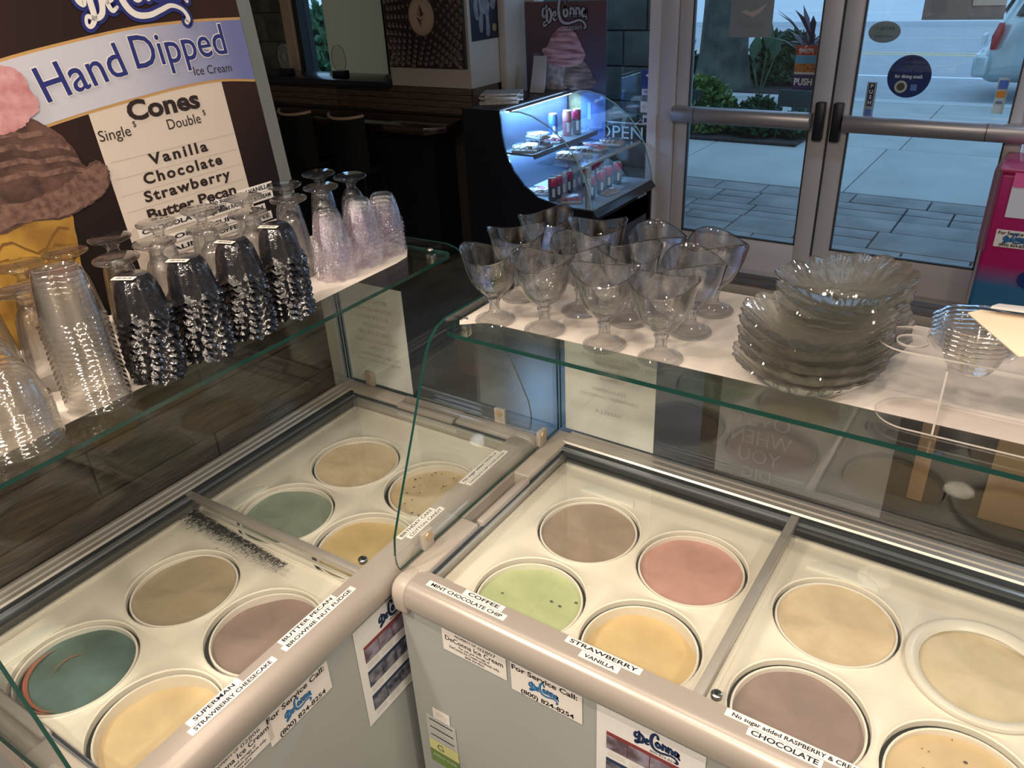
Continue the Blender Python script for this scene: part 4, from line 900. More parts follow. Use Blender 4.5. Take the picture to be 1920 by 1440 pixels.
for (x, y, w, b) in ((.84, .295, .24, 'CHOCOLATE CHIP'), (1.02, .312, .20, 'No sugar added VANILLA'), (1.0, .290, .23, 'No sugar added RASPBERRY & CREAM'), (1.0, .262, .16, 'SUPERMAN'), (.82, .262, .16, 'COOKIES'), (1.0, .238, .19, 'COFFEE TOFFEE'), (.82, .235, .15, 'PRALINES'), (1.02, .212, .17, 'BROWNIE NUT'), (.82, .208, .14, 'STRAWBERRY'), (.83, .180, .14, 'COTTON CANDY')):
    s_ = flat('menu_strip', [(-w / 2 - .008, -.0105), (w / 2 + .008, -.0105), (w / 2 + .008, .0105), (-w / 2 - .008, .0105)], PO + PX * x + PY * y, PX, PY, PAPER, bp, lift=.0030)
    text(b, .015, PO + PX * x + PY * y, PX, PY, INK, s_, width=w, bold=.032, lift=.0038)
for dx, dy, mm, lf in ((.0, .0, WLOGO, .0036), (0, 0, NAVY, .0042)):
    bo = .030 if mm is WLOGO else .006
    for (wd, x, y, w, rt) in (('Hand', .705, .648, .200, .155), ('Dipped', .962, .6745, .258, .02)): 
        o = pt_(wd, .098, x, y, w + (.004 if mm is WLOGO else 0), m=mm, bold=bo, rot=rt, lift=lf)
pt_('Ice Cream', .028, 1.036, .616, .112, m=BRN, rot=-.04)
logo(PO + PX * .877 + PY * .790, PX, PY, .275, WLOGO, NAVY, bp, lift=.0046, grow=.045, arch=.10)
# printed scoops: flat shapes of the artwork
rp = random.Random(21)
def blob(P, k=6, jit=.0, seed=1):
    r = random.Random(seed); C_ = cat(P + [P[0]], k)[:-1]; return [(x + r.uniform(-jit, jit), y + r.uniform(-jit, jit)) for x, y in C_]
PK = mat('print_pink', (.42, .16, .17), .5, col2=(.60, .34, .35), scale=26, detail=8); CH = mat('print_chocolate', (.12, .060, .045), .5, col2=(.05, .024, .018), scale=34, detail=10); CHL = mat('print_chocolate_light', (.20, .11, .085), .5, col2=(.09, .045, .035), scale=70, detail=10); CN = mat('print_cone', (.42, .24, .04), .5, col2=(.24, .12, .02), scale=14)
pf('printed_cone', blob([(.30, .38), (.42, .395), (.565, .390), (.572, .345), (.560, .28), (.52, .10), (.45, -.0), (.38, .0), (.33, .15)], 4), CN, .0044)
for k, (y0, a_) in enumerate(((.34, .020), (.30, .03), (.26, .02), (.21, .03))):
    P = [(.40 + .02 * t, y0 + a_ * math.sin(t * 1.1 + k)) for t in range(9) if .40 + .02 * t < .562]
    pf('printed_swirl', [(x, y + .003) for x, y in P] + [(x, y - .003) for x, y in P[::-1]], mat('print_cone_line', (.16, .075, .012), .5), .0048)
pf('printed_scoop', blob([(.30, .60), (.42, .62), (.52, .60), (.565, .578), (.592, .558), (.618, .530), (.632, .495), (.640, .468), (.668, .474), (.686, .462), (.690, .438), (.678, .415), (.652, .398), (.612, .384), (.56, .375), (.50, .385), (.42, .378), (.30, .39)], 6, .0022, 2), CH, .0050)
for (y0, x0, x1, sag) in ((.560, .43, .600, .02), (.536, .40, .622, .024), (.508, .40, .634, .026), (.480, .40, .640, .02)):
    P = [(x0 + (x1 - x0) * t / 8, y0 + sag * (t / 8) ** 2 * -1 + .004 * math.sin(t * 2.1)) for t in range(9)]
    pf('printed_ridge', [(x, y + .0065) for x, y in P] + [(x, y - .0045) for x, y in P[::-1]], CHL, .0054)
pf('printed_skirt', blob([(.38, .44), (.50, .428), (.58, .440), (.615, .452), (.648, .462), (.672, .470), (.688, .455), (.684, .430), (.668, .408), (.63, .392), (.56, .378), (.48, .388), (.38, .384)], 6, .003, 5), CHL, .0056)
pf('printed_scoop', blob([(.30, .60), (.36, .70), (.46, .705), (.53, .688), (.560, .678), (.580, .658), (.584, .630), (.592, .612), (.585, .592), (.562, .580), (.545, .568), (.50, .560), (.44, .580), (.36, .57)], 6, .002, 3), PK, .0060)

# ================================================================== far left: column, bar, window ledge
column = box('wall_column', (-3.30, 3.10, 1.235), (-2.565, Y1, 2.95), CREAM, kind='structure')
box('wall_column', (-2.56, 3.45, 1.10), (-2.50, Y1, 2.95), CREAM, kind='structure', bevel=.004)
kw = box('wall_knee', (-6.5, 3.12, 0), (-2.566, 3.40, 1.19), mat('knee_core', (.03, .022, .018), .8), kind='structure')
for i in range(4):
    for a, b in ((-6.5, -5.2), (-5.2, -3.9), (-3.9, -2.57)): box('cladding_board', (a + .003, 3.10, 1.055 + i * .045), (b - .003, 3.121, 1.055 + i * .045 + .042), mat('bar_cladding', (.11, .072, .05), .6, col2=(.05, .033, .025), scale=9, stretch=(1, 10, 10), bump=.6), kw, bevel=.003)
box('column_cladding', (-2.566, 3.10, 1.055), (-2.545, 3.40, 1.235), MC['bar_cladding'], kw, bevel=.004)
ledge = tag(box('window_ledge', (-6.5, 3.02, 1.215), (-3.31, 3.40, 1.265), mat('black_ledge', (.012, .012, .018), .18), None, bevel=.004), 'glossy black ledge under the far left window', 'ledge')
bar = empty('bar_counter', (-4.6, 2.9, 0)); tag(bar, 'dark glossy wooden bar counter at the far left', 'counter')
G().prism([(-1.9, -.22, .99), (1.93, -.24, .99), (2.03, -.12, .99), (1.98, .20, .99), (-1.9, .20, .99)], (0, 0, .055)).obj('counter_top', mat('varnished_slab', (.035, .018, .012), .12, col2=(.012, .007, .006), scale=4, stretch=(1, 6, 6), bump=.15, coat=.5), bar, bevel=.008)
box('counter_base', (-1.8, -.05, 0), (1.85, .18, .985), mat('bar_black', (.004, .004, .006), .6, spec=.3), bar)
for x, w in ((-3.80, 'left one'), (-3.28, 'right one'),):
    s = empty('bar_stool', (x, 2.66, 0)); tag(s, f'black bar stool with curved pale top rail, {w} of two', 'stool', 'stools at the bar')
    BK = mat('stool_black', (.0025, .0025, .003), .7, spec=.2)
    G().lathe([(.0005, .70), (.17, .70), (.185, .72), (.18, .745), (.0005, .75)], 28).obj('seat', BK, s, smooth=True)
    arc = [(.19 * math.sin(a), -.02 - .17 * math.cos(a), 1.12 - .02 * math.cos(a * 1.2)) for a in [(-1.1 + i * .22) for i in range(11)]]
    G().tube(arc, .011).obj('top_rail', mat('rail_tan', (.30, .20, .13), .4), s, smooth=True)
    G().add([(p[0], p[1], 1.11) for p in arc] + [(p[0], p[1], .74) for p in arc], [(i, i + 1, 12 + i, 11 + i) for i in range(10)]).obj('backrest', BK, s)
    for a in (.8, 2.4, 3.9, 5.5): G().tube([(.13 * math.cos(a), .13 * math.sin(a), .70), (.21 * math.cos(a), .21 * math.sin(a), 0)], .014).obj('leg', BK, s)
for x, d_ in ((-4.50, True), (-3.885, False)):
    a = empty('acrylic_award', (x, 3.16, 1.265)); tag(a, 'round engraved acrylic plaque on a black base, left of the two' if d_ else 'round clear acrylic plaque on a black base, right of the two', 'award', 'acrylic plaques on the ledge')
    box('base', (-.065, -.03, 0), (.065, .03, .05), mat('award_base', (.01, .01, .012), .3), a, bevel=.003)
    G().prism([(.075 * math.cos(2 * PI * i / 36), -.005, .135 + .10 * math.sin(2 * PI * i / 36)) for i in range(36)], (0, .01, 0), 0, 1).obj('disc', [thin('award_acrylic', (.9, .9, .9), haze=.08), mat('award_edge', (.35, .36, .36), .3)], a)
    if d_:
        E_ = mat('etched', (.34, .37, .36), .7)
        G().lathe([(.058, 0), (.061, 0), (.061, .002), (.058, .002)], 36).obj('etched_ring', E_, a).matrix_local = Matrix.Translation((0, -.006, .135)) @ Matrix.Rotation(PI / 2, 4, 'X')
        for q in ([(-.022, .14), (0, .128), (.022, .14), (0, .178)], [(-.022, .130), (0, .118), (.022, .130), (0, .098)]): G().prism([(p[0], -.007, p[1]) for p in q], (0, .001, 0)).obj('etched_mark', E_, a)
# hexagon coin picture on the column
art = empty('coin_picture', (-2.94, 3.098, 1.64)); tag(art, 'picture of a gold coin on dark hexagon pattern, on the column', 'picture')
box('canvas', (-.345, -.022, -.275), (.355, 0, .60), mat('art_dark', (.022, .017, .018), .5), art, bevel=.003)
HEXM = [mat('hex_tone', (.20, .145, .13), .5), mat('hex_tone_dark', (.055, .042, .045), .5), mat('hex_tone_grey', (.10, .09, .10), .5)]
gs = [G(), G(), G()]
for rI in range(1, 13):
    n = 6 + rI * 5; rad = .10 + rI * .034
    for k in range(n):
        a = 2 * PI * (k + .5 * (rI % 2)) / n; cx_, cz_ = rad * math.cos(a), .06 + rad * math.sin(a); s = .0085 + rI * .0014
        if abs(cx_ - .005) > .335 - s * 0 or cz_ < -.262 or cz_ > .585: continue
        for q, (tt, gi) in enumerate(((0, 0), (2.094, 1), (4.188, 2))):
            pts = [(cx_, -.0235, cz_), (cx_ + s * 1.25 * math.cos(a + tt), -.0235 - .002, cz_ + s * 1.25 * math.sin(a + tt)), (cx_ + s * 1.25 * math.cos(a + tt + 1.047), -.0255, cz_ + s * 1.25 * math.sin(a + tt + 1.047)), (cx_ + s * 1.25 * math.cos(a + tt + 2.094), -.0245, cz_ + s * 1.25 * math.sin(a + tt + 2.094))]
            gs[gi if rI < 9 else (gi + 1) % 3].add(pts, [(0, 1, 2, 3)])
for gi in range(3): gs[gi].obj('hexagon_pattern', HEXM[gi], art, kind='stuff')
GOLD = mat('coin_gold', (.48, .36, .28), .4, .2); GOLD2 = mat('coin_gold_dark', (.28, .19, .145), .45)
def vdisc(r, y, m, nm, cz=.06): return G().prism([(r * .97 * math.cos(2 * PI * i / 44), y, cz + r * 1.06 * math.sin(2 * PI * i / 44)) for i in range(44)], (0, -.003, 0)).obj(nm, m, art)
vdisc(.118, -.026, GOLD2, 'coin'); vdisc(.108, -.029, GOLD, 'coin_face'); vdisc(.098, -.032, GOLD2, 'coin_ring'); vdisc(.094, -.035, GOLD, 'coin_face')
for q, mm in (([(0, .075), (-.034, .008), (0, -.006)], GOLD2), ([(0, .075), (.034, .008), (0, -.006)], MC['hex_tone_dark']), ([(-.034, -.002), (0, -.022), (0, -.070)], MC['hex_tone_dark']), ([(.034, -.002), (0, -.070), (0, -.022)], GOLD2)):
    G().prism([(x, -.039, z + .062) for x, z in q], (0, -.001, 0)).obj('diamond_mark', mm, art)
# astronaut print on the column side
ap = empty('space_print', (-2.563, 3.29, 1.72)); tag(ap, 'dark print with a pale spacesuit figure on the column side', 'picture')
box('sheet', (0, -.155, -.185), (.004, .165, .40), mat('print_navy', (.008, .011, .022), .5), ap)
AST = mat('suit_grey', (.22, .22, .25), .6, var=.4, scale=25); 
for P in ([(-.06, .10), (-.09, .16), (-.05, .235), (.05, .24), (.09, .17), (.06, .09), (0, .07)], [(-.07, .10), (-.055, -.01), (-.075, -.08), (-.06, -.13), (-.03, -.13), (-.015, -.03), (.015, -.04), (.01, -.15), (.035, -.165), (.055, -.14), (.05, -.03), (.07, .09)], [(-.07, .10), (-.115, .06), (-.12, .0), (-.10, -.05), (-.07, -.05), (-.075, .02)], [(.065, .10), (.10, .06), (.125, .10), (.14, .05), (.115, .0), (.08, .01), (.06, .05)]):
    G().prism([(.0042, y, z) for y, z in blob(P, 3)], (.001, 0, 0)).obj('suit_figure', AST, ap)
G().prism([(.0042, .11 + .024 * math.cos(i * .4), -.115 + .026 * math.sin(i * .4)) for i in range(16)], (.001, 0, 0)).obj('seal', mat('seal_gold', (.25, .21, .12), .5), ap)
# newspapers and leaflets on the case's back cabinet
NP = mat('newsprint', (.42, .39, .38), .8, var=.25, scale=40); rn_ = random.Random(4)
for i in range(7):
    o = box('newspaper', (-.13, -.09, 0), (.13, .12, .009), NP, None, bevel=.003); o.location = (-2.285 + rn_.uniform(-.01, .01), 3.06 + rn_.uniform(-.02, .02), 1.1665 + i * .0098); o.rotation_euler = (0, 0, .5 + rn_.uniform(-.15, .15))
    tag(o, f'folded newspaper, {ORD[i]} of the pile on the display case', 'newspaper', 'newspapers on the display case')
lf = empty('leaflet_holder', (-2.27, 3.50, 1.166)); tag(lf, 'clear leaflet holder standing against the small poster', 'holder')
G().prism([(-.07, 0, 0), (-.07, .05, .26), (.07, .05, .26), (.07, 0, 0)], (0, .003, 0)).obj('holder_back', ACRY, lf); 
for i in range(3): G().prism([(-.06, -.012 * i, .002), (-.06, .045 - .012 * i, .24 - .05 * i), (.05, .045 - .012 * i, .24 - .05 * i), (.05, -.012 * i, .002)], (0, .002, 0)).obj('leaflet', mat('leaflet_grey', (.35, .34, .38), .6), lf)

# ================================================================== lit display case
CX0, CX1, CY0, CY1 = -2.42, -1.43, 2.78, 3.66
case = empty('display_case', (0, 0, 0)); tag(case, 'lit refrigerated display case with curved glass beside the doors', 'display case')
CB = mat('case_black', (.007, .009, .016), .3)
cur = [(-2.03, 1.165), (-1.95, 1.165), (-1.86, 1.145), (-1.74, 1.09), (-1.63, 1.01), (-1.55, .915), (-1.49, .80), (-1.45, .68), (-1.435, .60)]
low = [(-2.115, 1.165), (-2.11, 1.03), (-2.085, .90), (-2.03, .79), (-1.95, .70), (-1.85, .635), (-1.72, .60), (-1.60, .588), (-1.435, .585)]
G().box((CX0, CY0 + .01, .06), (-1.45, CY1 - .01, .575)).obj('case_base', CB, case, bevel=.01)
G().box((CX0, CY0 + .012, .576), (-2.162, CY1 - .012, 1.165)).obj('rear_housing', CB, case, bevel=.006)
G().prism([(-1.45, CY0 + .005, .06), (-1.45, CY0 + .005, .50), (-1.40, CY0 + .005, .545), (-1.43, CY0 + .005, .585), (-1.50, CY0 + .005, .585), (-1.50, CY0 + .005, .06)], (0, CY1 - CY0 - .01, 0)).obj('front_panel', CB, case, bevel=.004)
G().box((-1.449, CY0 + .06, .08), (-1.440, CY1 - .06, .36)).obj('front_grille', mat('grille_dark', (.02, .022, .03), .35), case, bevel=.003)
text('Turbo air', .045, (-1.424, 3.45, .525), (0, 1, 0), (-.5, 0, .86), mat('case_script', (.5, .52, .55), .5), case, width=.15, lift=.012)
for yy, nm in ((CY0, 'end_panel'), (CY1 - .014, 'end_panel')):
    P = [(x, yy, z) for x, z in [(CX0, .06), (CX0, 1.165)] + low + [(-1.435, .06)]]
    G().prism(P, (0, .014, 0)).obj(nm, CB, case)
    P = [(x, yy + .004, z) for x, z in low + cur[::-1]]
    G().prism(P, (0, .006, 0), 0, 1).obj('end_glass', [thin('case_glass', (.93, .96, .97)), PEDGE], case)
g = G(); P = cur
g.add([(x, CY0 - .01, z) for x, z in P] + [(x, CY1 + .01, z) for x, z in P], [(i, i + 1, len(P) + i + 1, len(P) + i) for i in range(len(P) - 1)]); g.obj('curved_glass', MC['case_glass'], case, smooth=True)
EG = mat('case_glass_edge', (.35, .50, .55), .15)
for yy in (CY0 - .012, CY1 + .008): G().tube([(x, yy, z) for x, z in cur], .004, 6).obj('glass_edge', EG, case)
G().box((-2.16, CY0 + .014, .585), (-2.12, CY1 - .014, 1.165)).obj('rear_wall', mat('case_inner', (.05, .06, .09), .3), case)
G().box((-2.07, CY0, 1.163), (-2.03, CY1, 1.172)).obj('top_rail', mat('case_top_alu', (.20, .22, .25), .3, .5), case, bevel=.003)
G().box((-2.12, CY0 + .014, .577), (-1.44, CY1 - .014, .592)).obj('deck', mat('case_deck_white', (.30, .32, .36), .35), case)
G().box((-2.12, CY0 + .02, .885), (-1.87, CY1 - .02, .90)).box((-1.88, CY0 + .02, .872), (-1.865, CY1 - .02, .905)).obj('shelf', mat('case_shelf_grey', (.12, .13, .15), .4), case, bevel=.002)
G().box((-1.865, CY0 + .02, .842), (-1.53, CY1 - .02, .848)).obj('glass_shelf', MC['case_glass'], case)
G().box((-1.535, CY0 + .02, .836), (-1.522, CY1 - .02, .855)).obj('shelf_nosing', ALU, case, bevel=.002)
G().box((-1.50, CY0 + .02, .592), (-1.485, CY0 + .07, .85)).obj('shelf_support', ALU, case)
G().box((-2.09, CY0 + .03, 1.150), (-2.07, CY1 - .03, 1.158)).box((-2.115, CY0 + .05, .872), (-2.10, CY1 - .05, .880)).obj('light_tube', mat('led_tube', (1, 1, 1), .5, emit=(.45, .72, 1.0), estr=14), case)
def arealight(name, loc, size, size2, energy, col, rot, parent=None):
    l = bpy.data.lights.new(name, 'AREA'); l.shape = 'RECTANGLE'; l.size = size; l.size_y = size2; l.energy = energy; l.color = col
    o = bpy.data.objects.new(name, l); COL.objects.link(o); o.location = loc; o.rotation_euler = rot
    if parent: o.parent = parent
    return o
arealight('case_light', (-2.05, 3.22, 1.145), .06, .80, 24, (.28, .58, 1.0), (0, .35, 0), case)
arealight('case_light', (-2.05, 3.22, .872), .05, .80, 11, (.28, .58, 1.0), (0, .5, 0), case)
# cans and packs in the case
def can(loc, kind, label, tall=.155, r=.030):
    c = empty('drink_can', loc); tag(c, label, 'can', 'drink cans in the display case')
    base, topc = {'blue': ((.08, .16, .50), (.12, .25, .62)), 'red': ((.50, .16, .18), (.6, .25, .25)), 'berry': ((.09, .10, .14), (.50, .06, .16)), 'steel': ((.30, .36, .48), (.36, .42, .54))}[kind]
    G().lathe([(.0005, 0), (r * .8, 0), (r, .008), (r, tall * .62)], 22).obj('can_body', mat('can_' + kind, base, .3, .3), c, smooth=True)
    G().lathe([(r, tall * .62), (r, tall * .90), (r * .84, tall * .96)], 22).obj('can_shoulder', mat('can_top_' + kind, topc, .3, .3), c, smooth=True)
    G().lathe([(r * .84, tall * .96), (r * .86, tall), (r * .78, tall * .985), (.0005, tall * .985)], 22).obj('can_lid', ALU, c, smooth=True)
    G().prism([(r * math.cos(a) * 1.01, r * math.sin(a) * 1.01, .03) for a in (-1.1, -.9, -.7, -.5)] + [(r * math.cos(a) * 1.01, r * math.sin(a) * 1.01, tall * .55) for a in (-.5, -.7, -.9, -1.1)], (0, -.0004, 0)).obj('can_label', mat('can_label_white', (.55, .58, .62), .5), c)
ks = ['berry', 'berry', 'steel', 'berry', 'steel', 'steel', 'berry', 'steel', 'berry', 'berry', 'steel']
for i in range(11):
    can((-1.79 + .0 * i, 2.88 + i * .068, .592), ks[i], f'tall slim drink can on the case deck, {["nearest", "second", "third", "fourth", "fifth", "sixth", "seventh", "eighth", "ninth", "tenth", "farthest"][i]} of the inner row')
for i, (x, y_) in enumerate(((-1.58, 3.02), (-1.58, 3.16), (-1.60, 3.30), (-1.60, 3.44))):
    can((x, y_, .592), 'berry', f'tall slim red topped can by the front glass, {["nearest", "second", "third", "farthest"][i]}')
for i, (y_, k) in enumerate(((3.28, 'blue'), (3.42, 'red'), (3.50, 'berry'))):
    can((-2.02 + i * .03, y_, .90), k, f'{["blue", "pale red", "red topped black"][i]} can standing on the upper case shelf', .17, .032)
def pack(loc, rz, s, c1, c2, label):
    t = empty('food_tray', loc, rz); tag(t, label, 'food tray', 'food packs in the display case')
    a, b, h = s
    G().box((-a, -b, 0), (a, b, h * .4)).obj('tray', mat('tray_pulp', (.35, .36, .38), .6), t, bevel=.006)
    n = 4
    for i in range(n):
        x = -a * .75 + i * a * .5
        g = G(); g.lathe([(.0005, -.02), (.016, -.014), (.02, 0), (.016, .014), (.0005, .02)], 10, rf=lambda th, j: 1 + .15 * math.cos(3 * th)); o = g.obj('snack_piece', mat('snack_' + c1, {'cream': (.45, .34, .28), 'rose': (.50, .16, .18), 'dark': (.20, .17, .17)}[c1], .5), t, smooth=True); o.location = (x, 0, h * .45); o.scale = (1, b / .022, .7)
    G().box((-a * .96, -b * .96, h * .42), (a * .96, b * .96, h)).obj('clear_cover', thin('food_film', (.95, .95, .97), boost=2.5, rough=.1, bump=.8), t, bevel=.008)
    sticker('pack_label', (a * .3, 0, h), (1, 0, 0), (0, 1, 0), a * .7, b * 1.1, mat('pack_' + c2, {'pink': (.65, .10, .20), 'white': (.75, .75, .78), 'black': (.05, .06, .08)}[c2], .5), t, lift=.001)
pk = [((-1.98, 2.87, .90), .3, (.085, .06, .05), 'cream', 'white', 'pale snack tray nearest on the upper case shelf'), ((-1.98, 3.02, .90), .1, (.085, .06, .055), 'dark', 'black', 'dark label snack tray second on the upper case shelf'), ((-1.98, 3.02, .957), -.3, (.075, .05, .04), 'cream', 'pink', 'snack tray with pink label stacked on another'), ((-1.97, 3.17, .90), .2, (.08, .055, .045), 'rose', 'white', 'rosy snack tray third on the upper case shelf'),
      ((-1.72, 2.98, .8485), .1, (.08, .05, .045), 'cream', 'white', 'snack tray nearest on the glass case shelf'), ((-1.72, 3.14, .8485), .2, (.08, .05, .045), 'dark', 'white', 'dark snack tray on the glass case shelf'), ((-1.70, 3.30, .8485), -.2, (.08, .05, .045), 'rose', 'white', 'rosy snack tray on the glass case shelf'), ((-1.66, 3.47, .8485), .1, (.08, .05, .045), 'cream', 'black', 'farthest snack tray on the glass case shelf'),
      ((-1.96, 2.98, .592), .2, (.08, .05, .045), 'cream', 'pink', 'snack tray with pink label on the case deck'), ((-1.66, 2.90, .592), .5, (.07, .05, .045), 'rose', 'white', 'rosy tray on the case deck near the corner'), ((-1.52, 3.18, .592), 1.3, (.07, .03, .035), 'cream', 'white', 'narrow tray on the case deck by the front glass')]
for a in pk: pack(*a)

# small poster behind the case, open sign
sp2 = empty('ice_cream_poster', (-2.155, 3.685, .80)); tag(sp2, 'small ice cream cone poster standing behind the display case', 'poster')
box('board', (-.33, 0, 0), (.33, .006, .945), grad('small_poster_print', (.035, .035, .09), (.10, .05, .05), 2, .30, .95), sp2)
def q2(nm, P, m, lf): return flat(nm, P, (0, -.001, 0), (1, 0, 0), (0, 0, 1), m, sp2, lift=lf)
q2('arched_panel', [(.0, 0)] + [(.0 + .33 * t, .03) for t in (0, 1)] + [(.33, .34), (.25, .355), (.12, .345), (.0, .31)], mat('poster_blue_panel', (.12, .20, .50), .5), .001)
q2('printed_cone', [(-.02, .36), (.14, .36), (.13, .22), (.08, .0), (.02, .0)], mat('print_cone_dim', (.32, .25, .12), .5, col2=(.22, .16, .08), scale=30), .002)
q2('printed_scoop', blob([(-.25, .42), (-.20, .37), (-.08, .35), (.02, .38), (.04, .47), (-.02, .56), (-.12, .60), (-.19, .54)], 5, .002, 3), mat('print_vanilla', (.36, .34, .37), .5, col2=(.17, .15, .18), scale=26), .003)
q2('printed_scoop', blob([(-.02, .40), (.08, .36), (.20, .38), (.26, .42), (.23, .46), (.20, .52), (.12, .58), (.02, .55)], 5, .002, 4), mat('print_choc_dim', (.24, .18, .17), .5, col2=(.04, .025, .03), scale=9, stretch=(.6, 1, 5)), .004)
q2('printed_scoop', blob([(-.16, .58), (-.12, .54), (0, .52), (.12, .54), (.17, .60), (.14, .66), (.09, .74), (.0, .785), (-.09, .74), (-.14, .66), (-.19, .63)], 5, .002, 5), mat('print_rose_dim', (.50, .32, .38), .5, col2=(.20, .07, .10), scale=9, stretch=(.6, 1, 5)), .005)
logo((.0, -.001, .86), (1, 0, 0), (0, 0, 1), .37, mat('logo_grey', (.34, .34, .40), .5), mat('logo_shadow', (.015, .015, .03), .5), sp2, lift=.003, grow=.03)
text('ICE CREAM', .034, (.045, -.001, .772), (1, 0, .06), (-.06, 0, 1), MC['logo_grey'], sp2, width=.19, lift=.009)
text('1', .16, (.20, -.001, .22), (1, 0, 0), (0, 0, 1), mat('poster_pale_blue', (.30, .40, .62), .5), sp2, lift=.004, bold=.032)
text('Ice Cream', .055, (.20, -.001, .10), (1, 0, 0), (0, 0, 1), mat('poster_deep_blue', (.02, .05, .25), .5), sp2, width=.22, lift=.004)
os_ = empty('open_sign', (-1.71, 3.70, .885)); tag(os_, 'black hanging sign with large white letters OPEN', 'sign')
box('board', (-.20, 0, -.055), (.20, .008, .065), mat('open_black', (.012, .02, .028), .4), os_, bevel=.002)
text('OPEN', .125, (-.005, 0, .0), (1, 0, 0), (0, 0, 1), mat('open_white', (.62, .68, .70), .5), os_, width=.36, lift=.001)
G().tube([(-.19, .004, .07), (.195, .004, .07)], .006).tube([(.12, .004, .07), (.15, .004, .10), (.19, .004, .07)], .003).obj('hanging_wire', mat('open_wire', (.5, .55, .58), .4), os_)

# ================================================================== pink chest freezer and pale wood behind the right guard
pkf = empty('pink_freezer', (1.25, 3.3, 0)); tag(pkf, 'pink and blue wrapped freezer at the right of the doors', 'freezer')
m = grad('pink_blue_wrap', (.03, .16, .34), (.40, .012, .13), 2, .30, .42, .35)
box('body', (-.55, 0, .05), (.55, .42, .915), m, pkf, bevel=.02, seg=3)
box('lid', (-.555, -.005, .915), (.555, .42, .94), mat('pink_lid', (.45, .05, .15), .25), pkf, bevel=.008)
box('plinth', (-.52, .03, 0), (.52, .40, .05), GASK, pkf)
sg = sticker('price_sheet', (-.36, -.001, .805), (1, 0, 0), (0, 0, 1), .24, .235, mat('sheet_cool_white', (.72, .75, .85), .3), pkf, lift=.002); sg['label'] = 'white sheet with pink heading'  # plain cool white sheet colour
sticker('sheet_heading', (-.36, -.001, .885), (1, 0, 0), (0, 0, 1), .24, .075, mat('heading_pink', (.80, .14, .38), .3), sg, lift=.004)
sv = sticker('service_label', (-.405, -.001, .572), (1, 0, 0), (0, 0, 1), .19, .095, PAPER, pkf, lift=.002)
text('For Service Call:', .024, (-.405, -.001, .603), (1, 0, 0), (0, 0, 1), INK, sv, width=.17, bold=.032, lift=.004)
logo((-.405, -.001, .570), (1, 0, 0), (0, 0, 1), .11, LOGOB, LOGON, sv, lift=.004)
text('(800) 824-8254', .020, (-.405, -.001, .538), (1, 0, 0), (0, 0, 1), INK, sv, width=.14, bold=.032, lift=.004)
G().box((-.575, -.03, .50), (-.57, .20, .935)).box((-.575, -.032, .50), (-.535, -.028, .935)).obj('acrylic_pocket', thin('pocket_acrylic', (.85, .75, .8), haze=.12, hcol=(.6, .4, .5)), pkf)
disc('printed_dot', -.30, .36, .05, .05, mat('wrap_navy', (.01, .03, .15), .4), pkf, y=-.003)
wd = mat('pale_plywood', (.42, .26, .13), .5, col2=(.36, .21, .11), scale=5, stretch=(1, 1, .15))
cn = empty('narrow_console', (.65, 1.46, 0)); tag(cn, 'narrow console with dark plank top and pale boards, behind right guard', 'console')
box('console_body', (-.80, .01, 0), (1.1, .12, .765), mat('console_dark', (.022, .018, .016), .5), cn)
box('top_edge', (-.86, -.012, .765), (1.16, .0, .80), mat('console_edge_grey', (.20, .19, .175), .5), cn, bevel=.002)
for i, (a_, b_) in enumerate(((-.86, -.3), (-.297, .35), (.353, 1.16))):
    for j in range(2): box('top_plank', (a_, .001 + j * .068, .768), (b_ - .003, .067 + j * .068, .803), WOODD, cn, bevel=.002)
box('pale_board', (.085, -.012, .02), (.142, .009, .76), wd, cn, bevel=.002); box('pale_board', (.34, -.012, .02), (.80, .009, .76), wd, cn, bevel=.002)

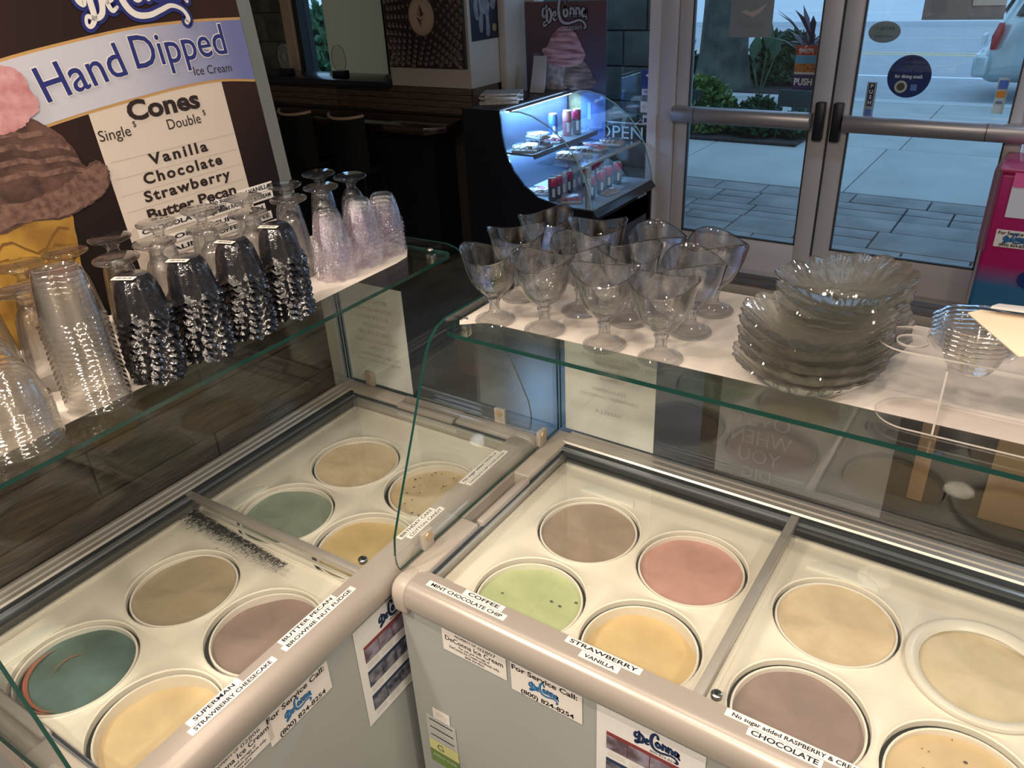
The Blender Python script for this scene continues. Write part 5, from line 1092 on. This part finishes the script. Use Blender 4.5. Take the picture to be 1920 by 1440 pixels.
# ================================================================== lamps of the room, with added unseen fill and glint lamps
LAMPM = mat('lamp_lens', (1, 1, 1), .5, emit=(1.0, .80, .58), estr=9)
def lamp(x, y, e, lab, col=(1.0, .84, .67)):
    t = empty('ceiling_lamp', (x, y, H)); tag(t, lab, 'lamp', 'round ceiling lamps')
    G().lathe([(.12, 0), (.13, -.02), (.105, -.03), (.10, -.012), (.10, 0)], 28).obj('lamp_ring', ALU, t, smooth=True)
    G().lathe([(.0005, -.012), (.099, -.012)], 28).obj('lens', LAMPM, t)
    l = bpy.data.lights.new('bulb', 'AREA'); l.shape = 'DISK'; l.size = .19; l.energy = e; l.color = col
    o = bpy.data.objects.new('bulb', l); COL.objects.link(o); o.parent = t; o.location = (0, 0, -.035)
for (x, y_, e, w) in ((-.7, -2.0, 46, 'left of the middle pair behind the camera'), (.6, -2.5, 42, 'straight behind the camera'), (2.3, -1.2, 36, 'right of the middle pair behind the camera'), (.9, -3.7, 44, 'nearest the rear wall')):
    lamp(x, y_, e, f'round warm ceiling lamp, {w}')
lamp(2.3, 2.7, 44, 'added cool white fill lamp out of view, right of the doors', (.62, .80, 1.0))  # unseen cool fill, added to brighten the door frames and floor

for ty, te, tw in ((-.55, 2.4, 'nearer the doors'), (-1.35, 6.5, 'added for glints, nearer the camera')):  # unseen tracks; the one nearer the camera added for glints and shelf light
    tk = empty('track_lamp', (.55, ty, 2.75)); tag(tk, f'ceiling track with six small warm spot heads, {tw}', 'lamp', 'ceiling tracks')
    box('track', (-1.5, -.015, .10), (1.5, .015, .13), GASK, tk)
    for i in range(6):
        xx = -1.35 + i * .54
        h_ = G().lathe([(.0005, .09), (.028, .085), (.036, .03), (.036, 0), (.032, 0), (.030, .03)], 20, c=(xx, 0, 0)).obj('spot_head', GASK, tk, smooth=True)
        G().lathe([(.0005, .010), (.030, .010)], 16, c=(xx, 0, 0)).obj('spot_lens', LAMPM, h_)
        l = bpy.data.lights.new('bulb', 'AREA'); l.shape = 'DISK'; l.size = .06; l.energy = te; l.color = (1.0, .84, .67)
        o = bpy.data.objects.new('bulb', l); COL.objects.link(o); o.parent = h_; o.location = (xx, 0, -.003)
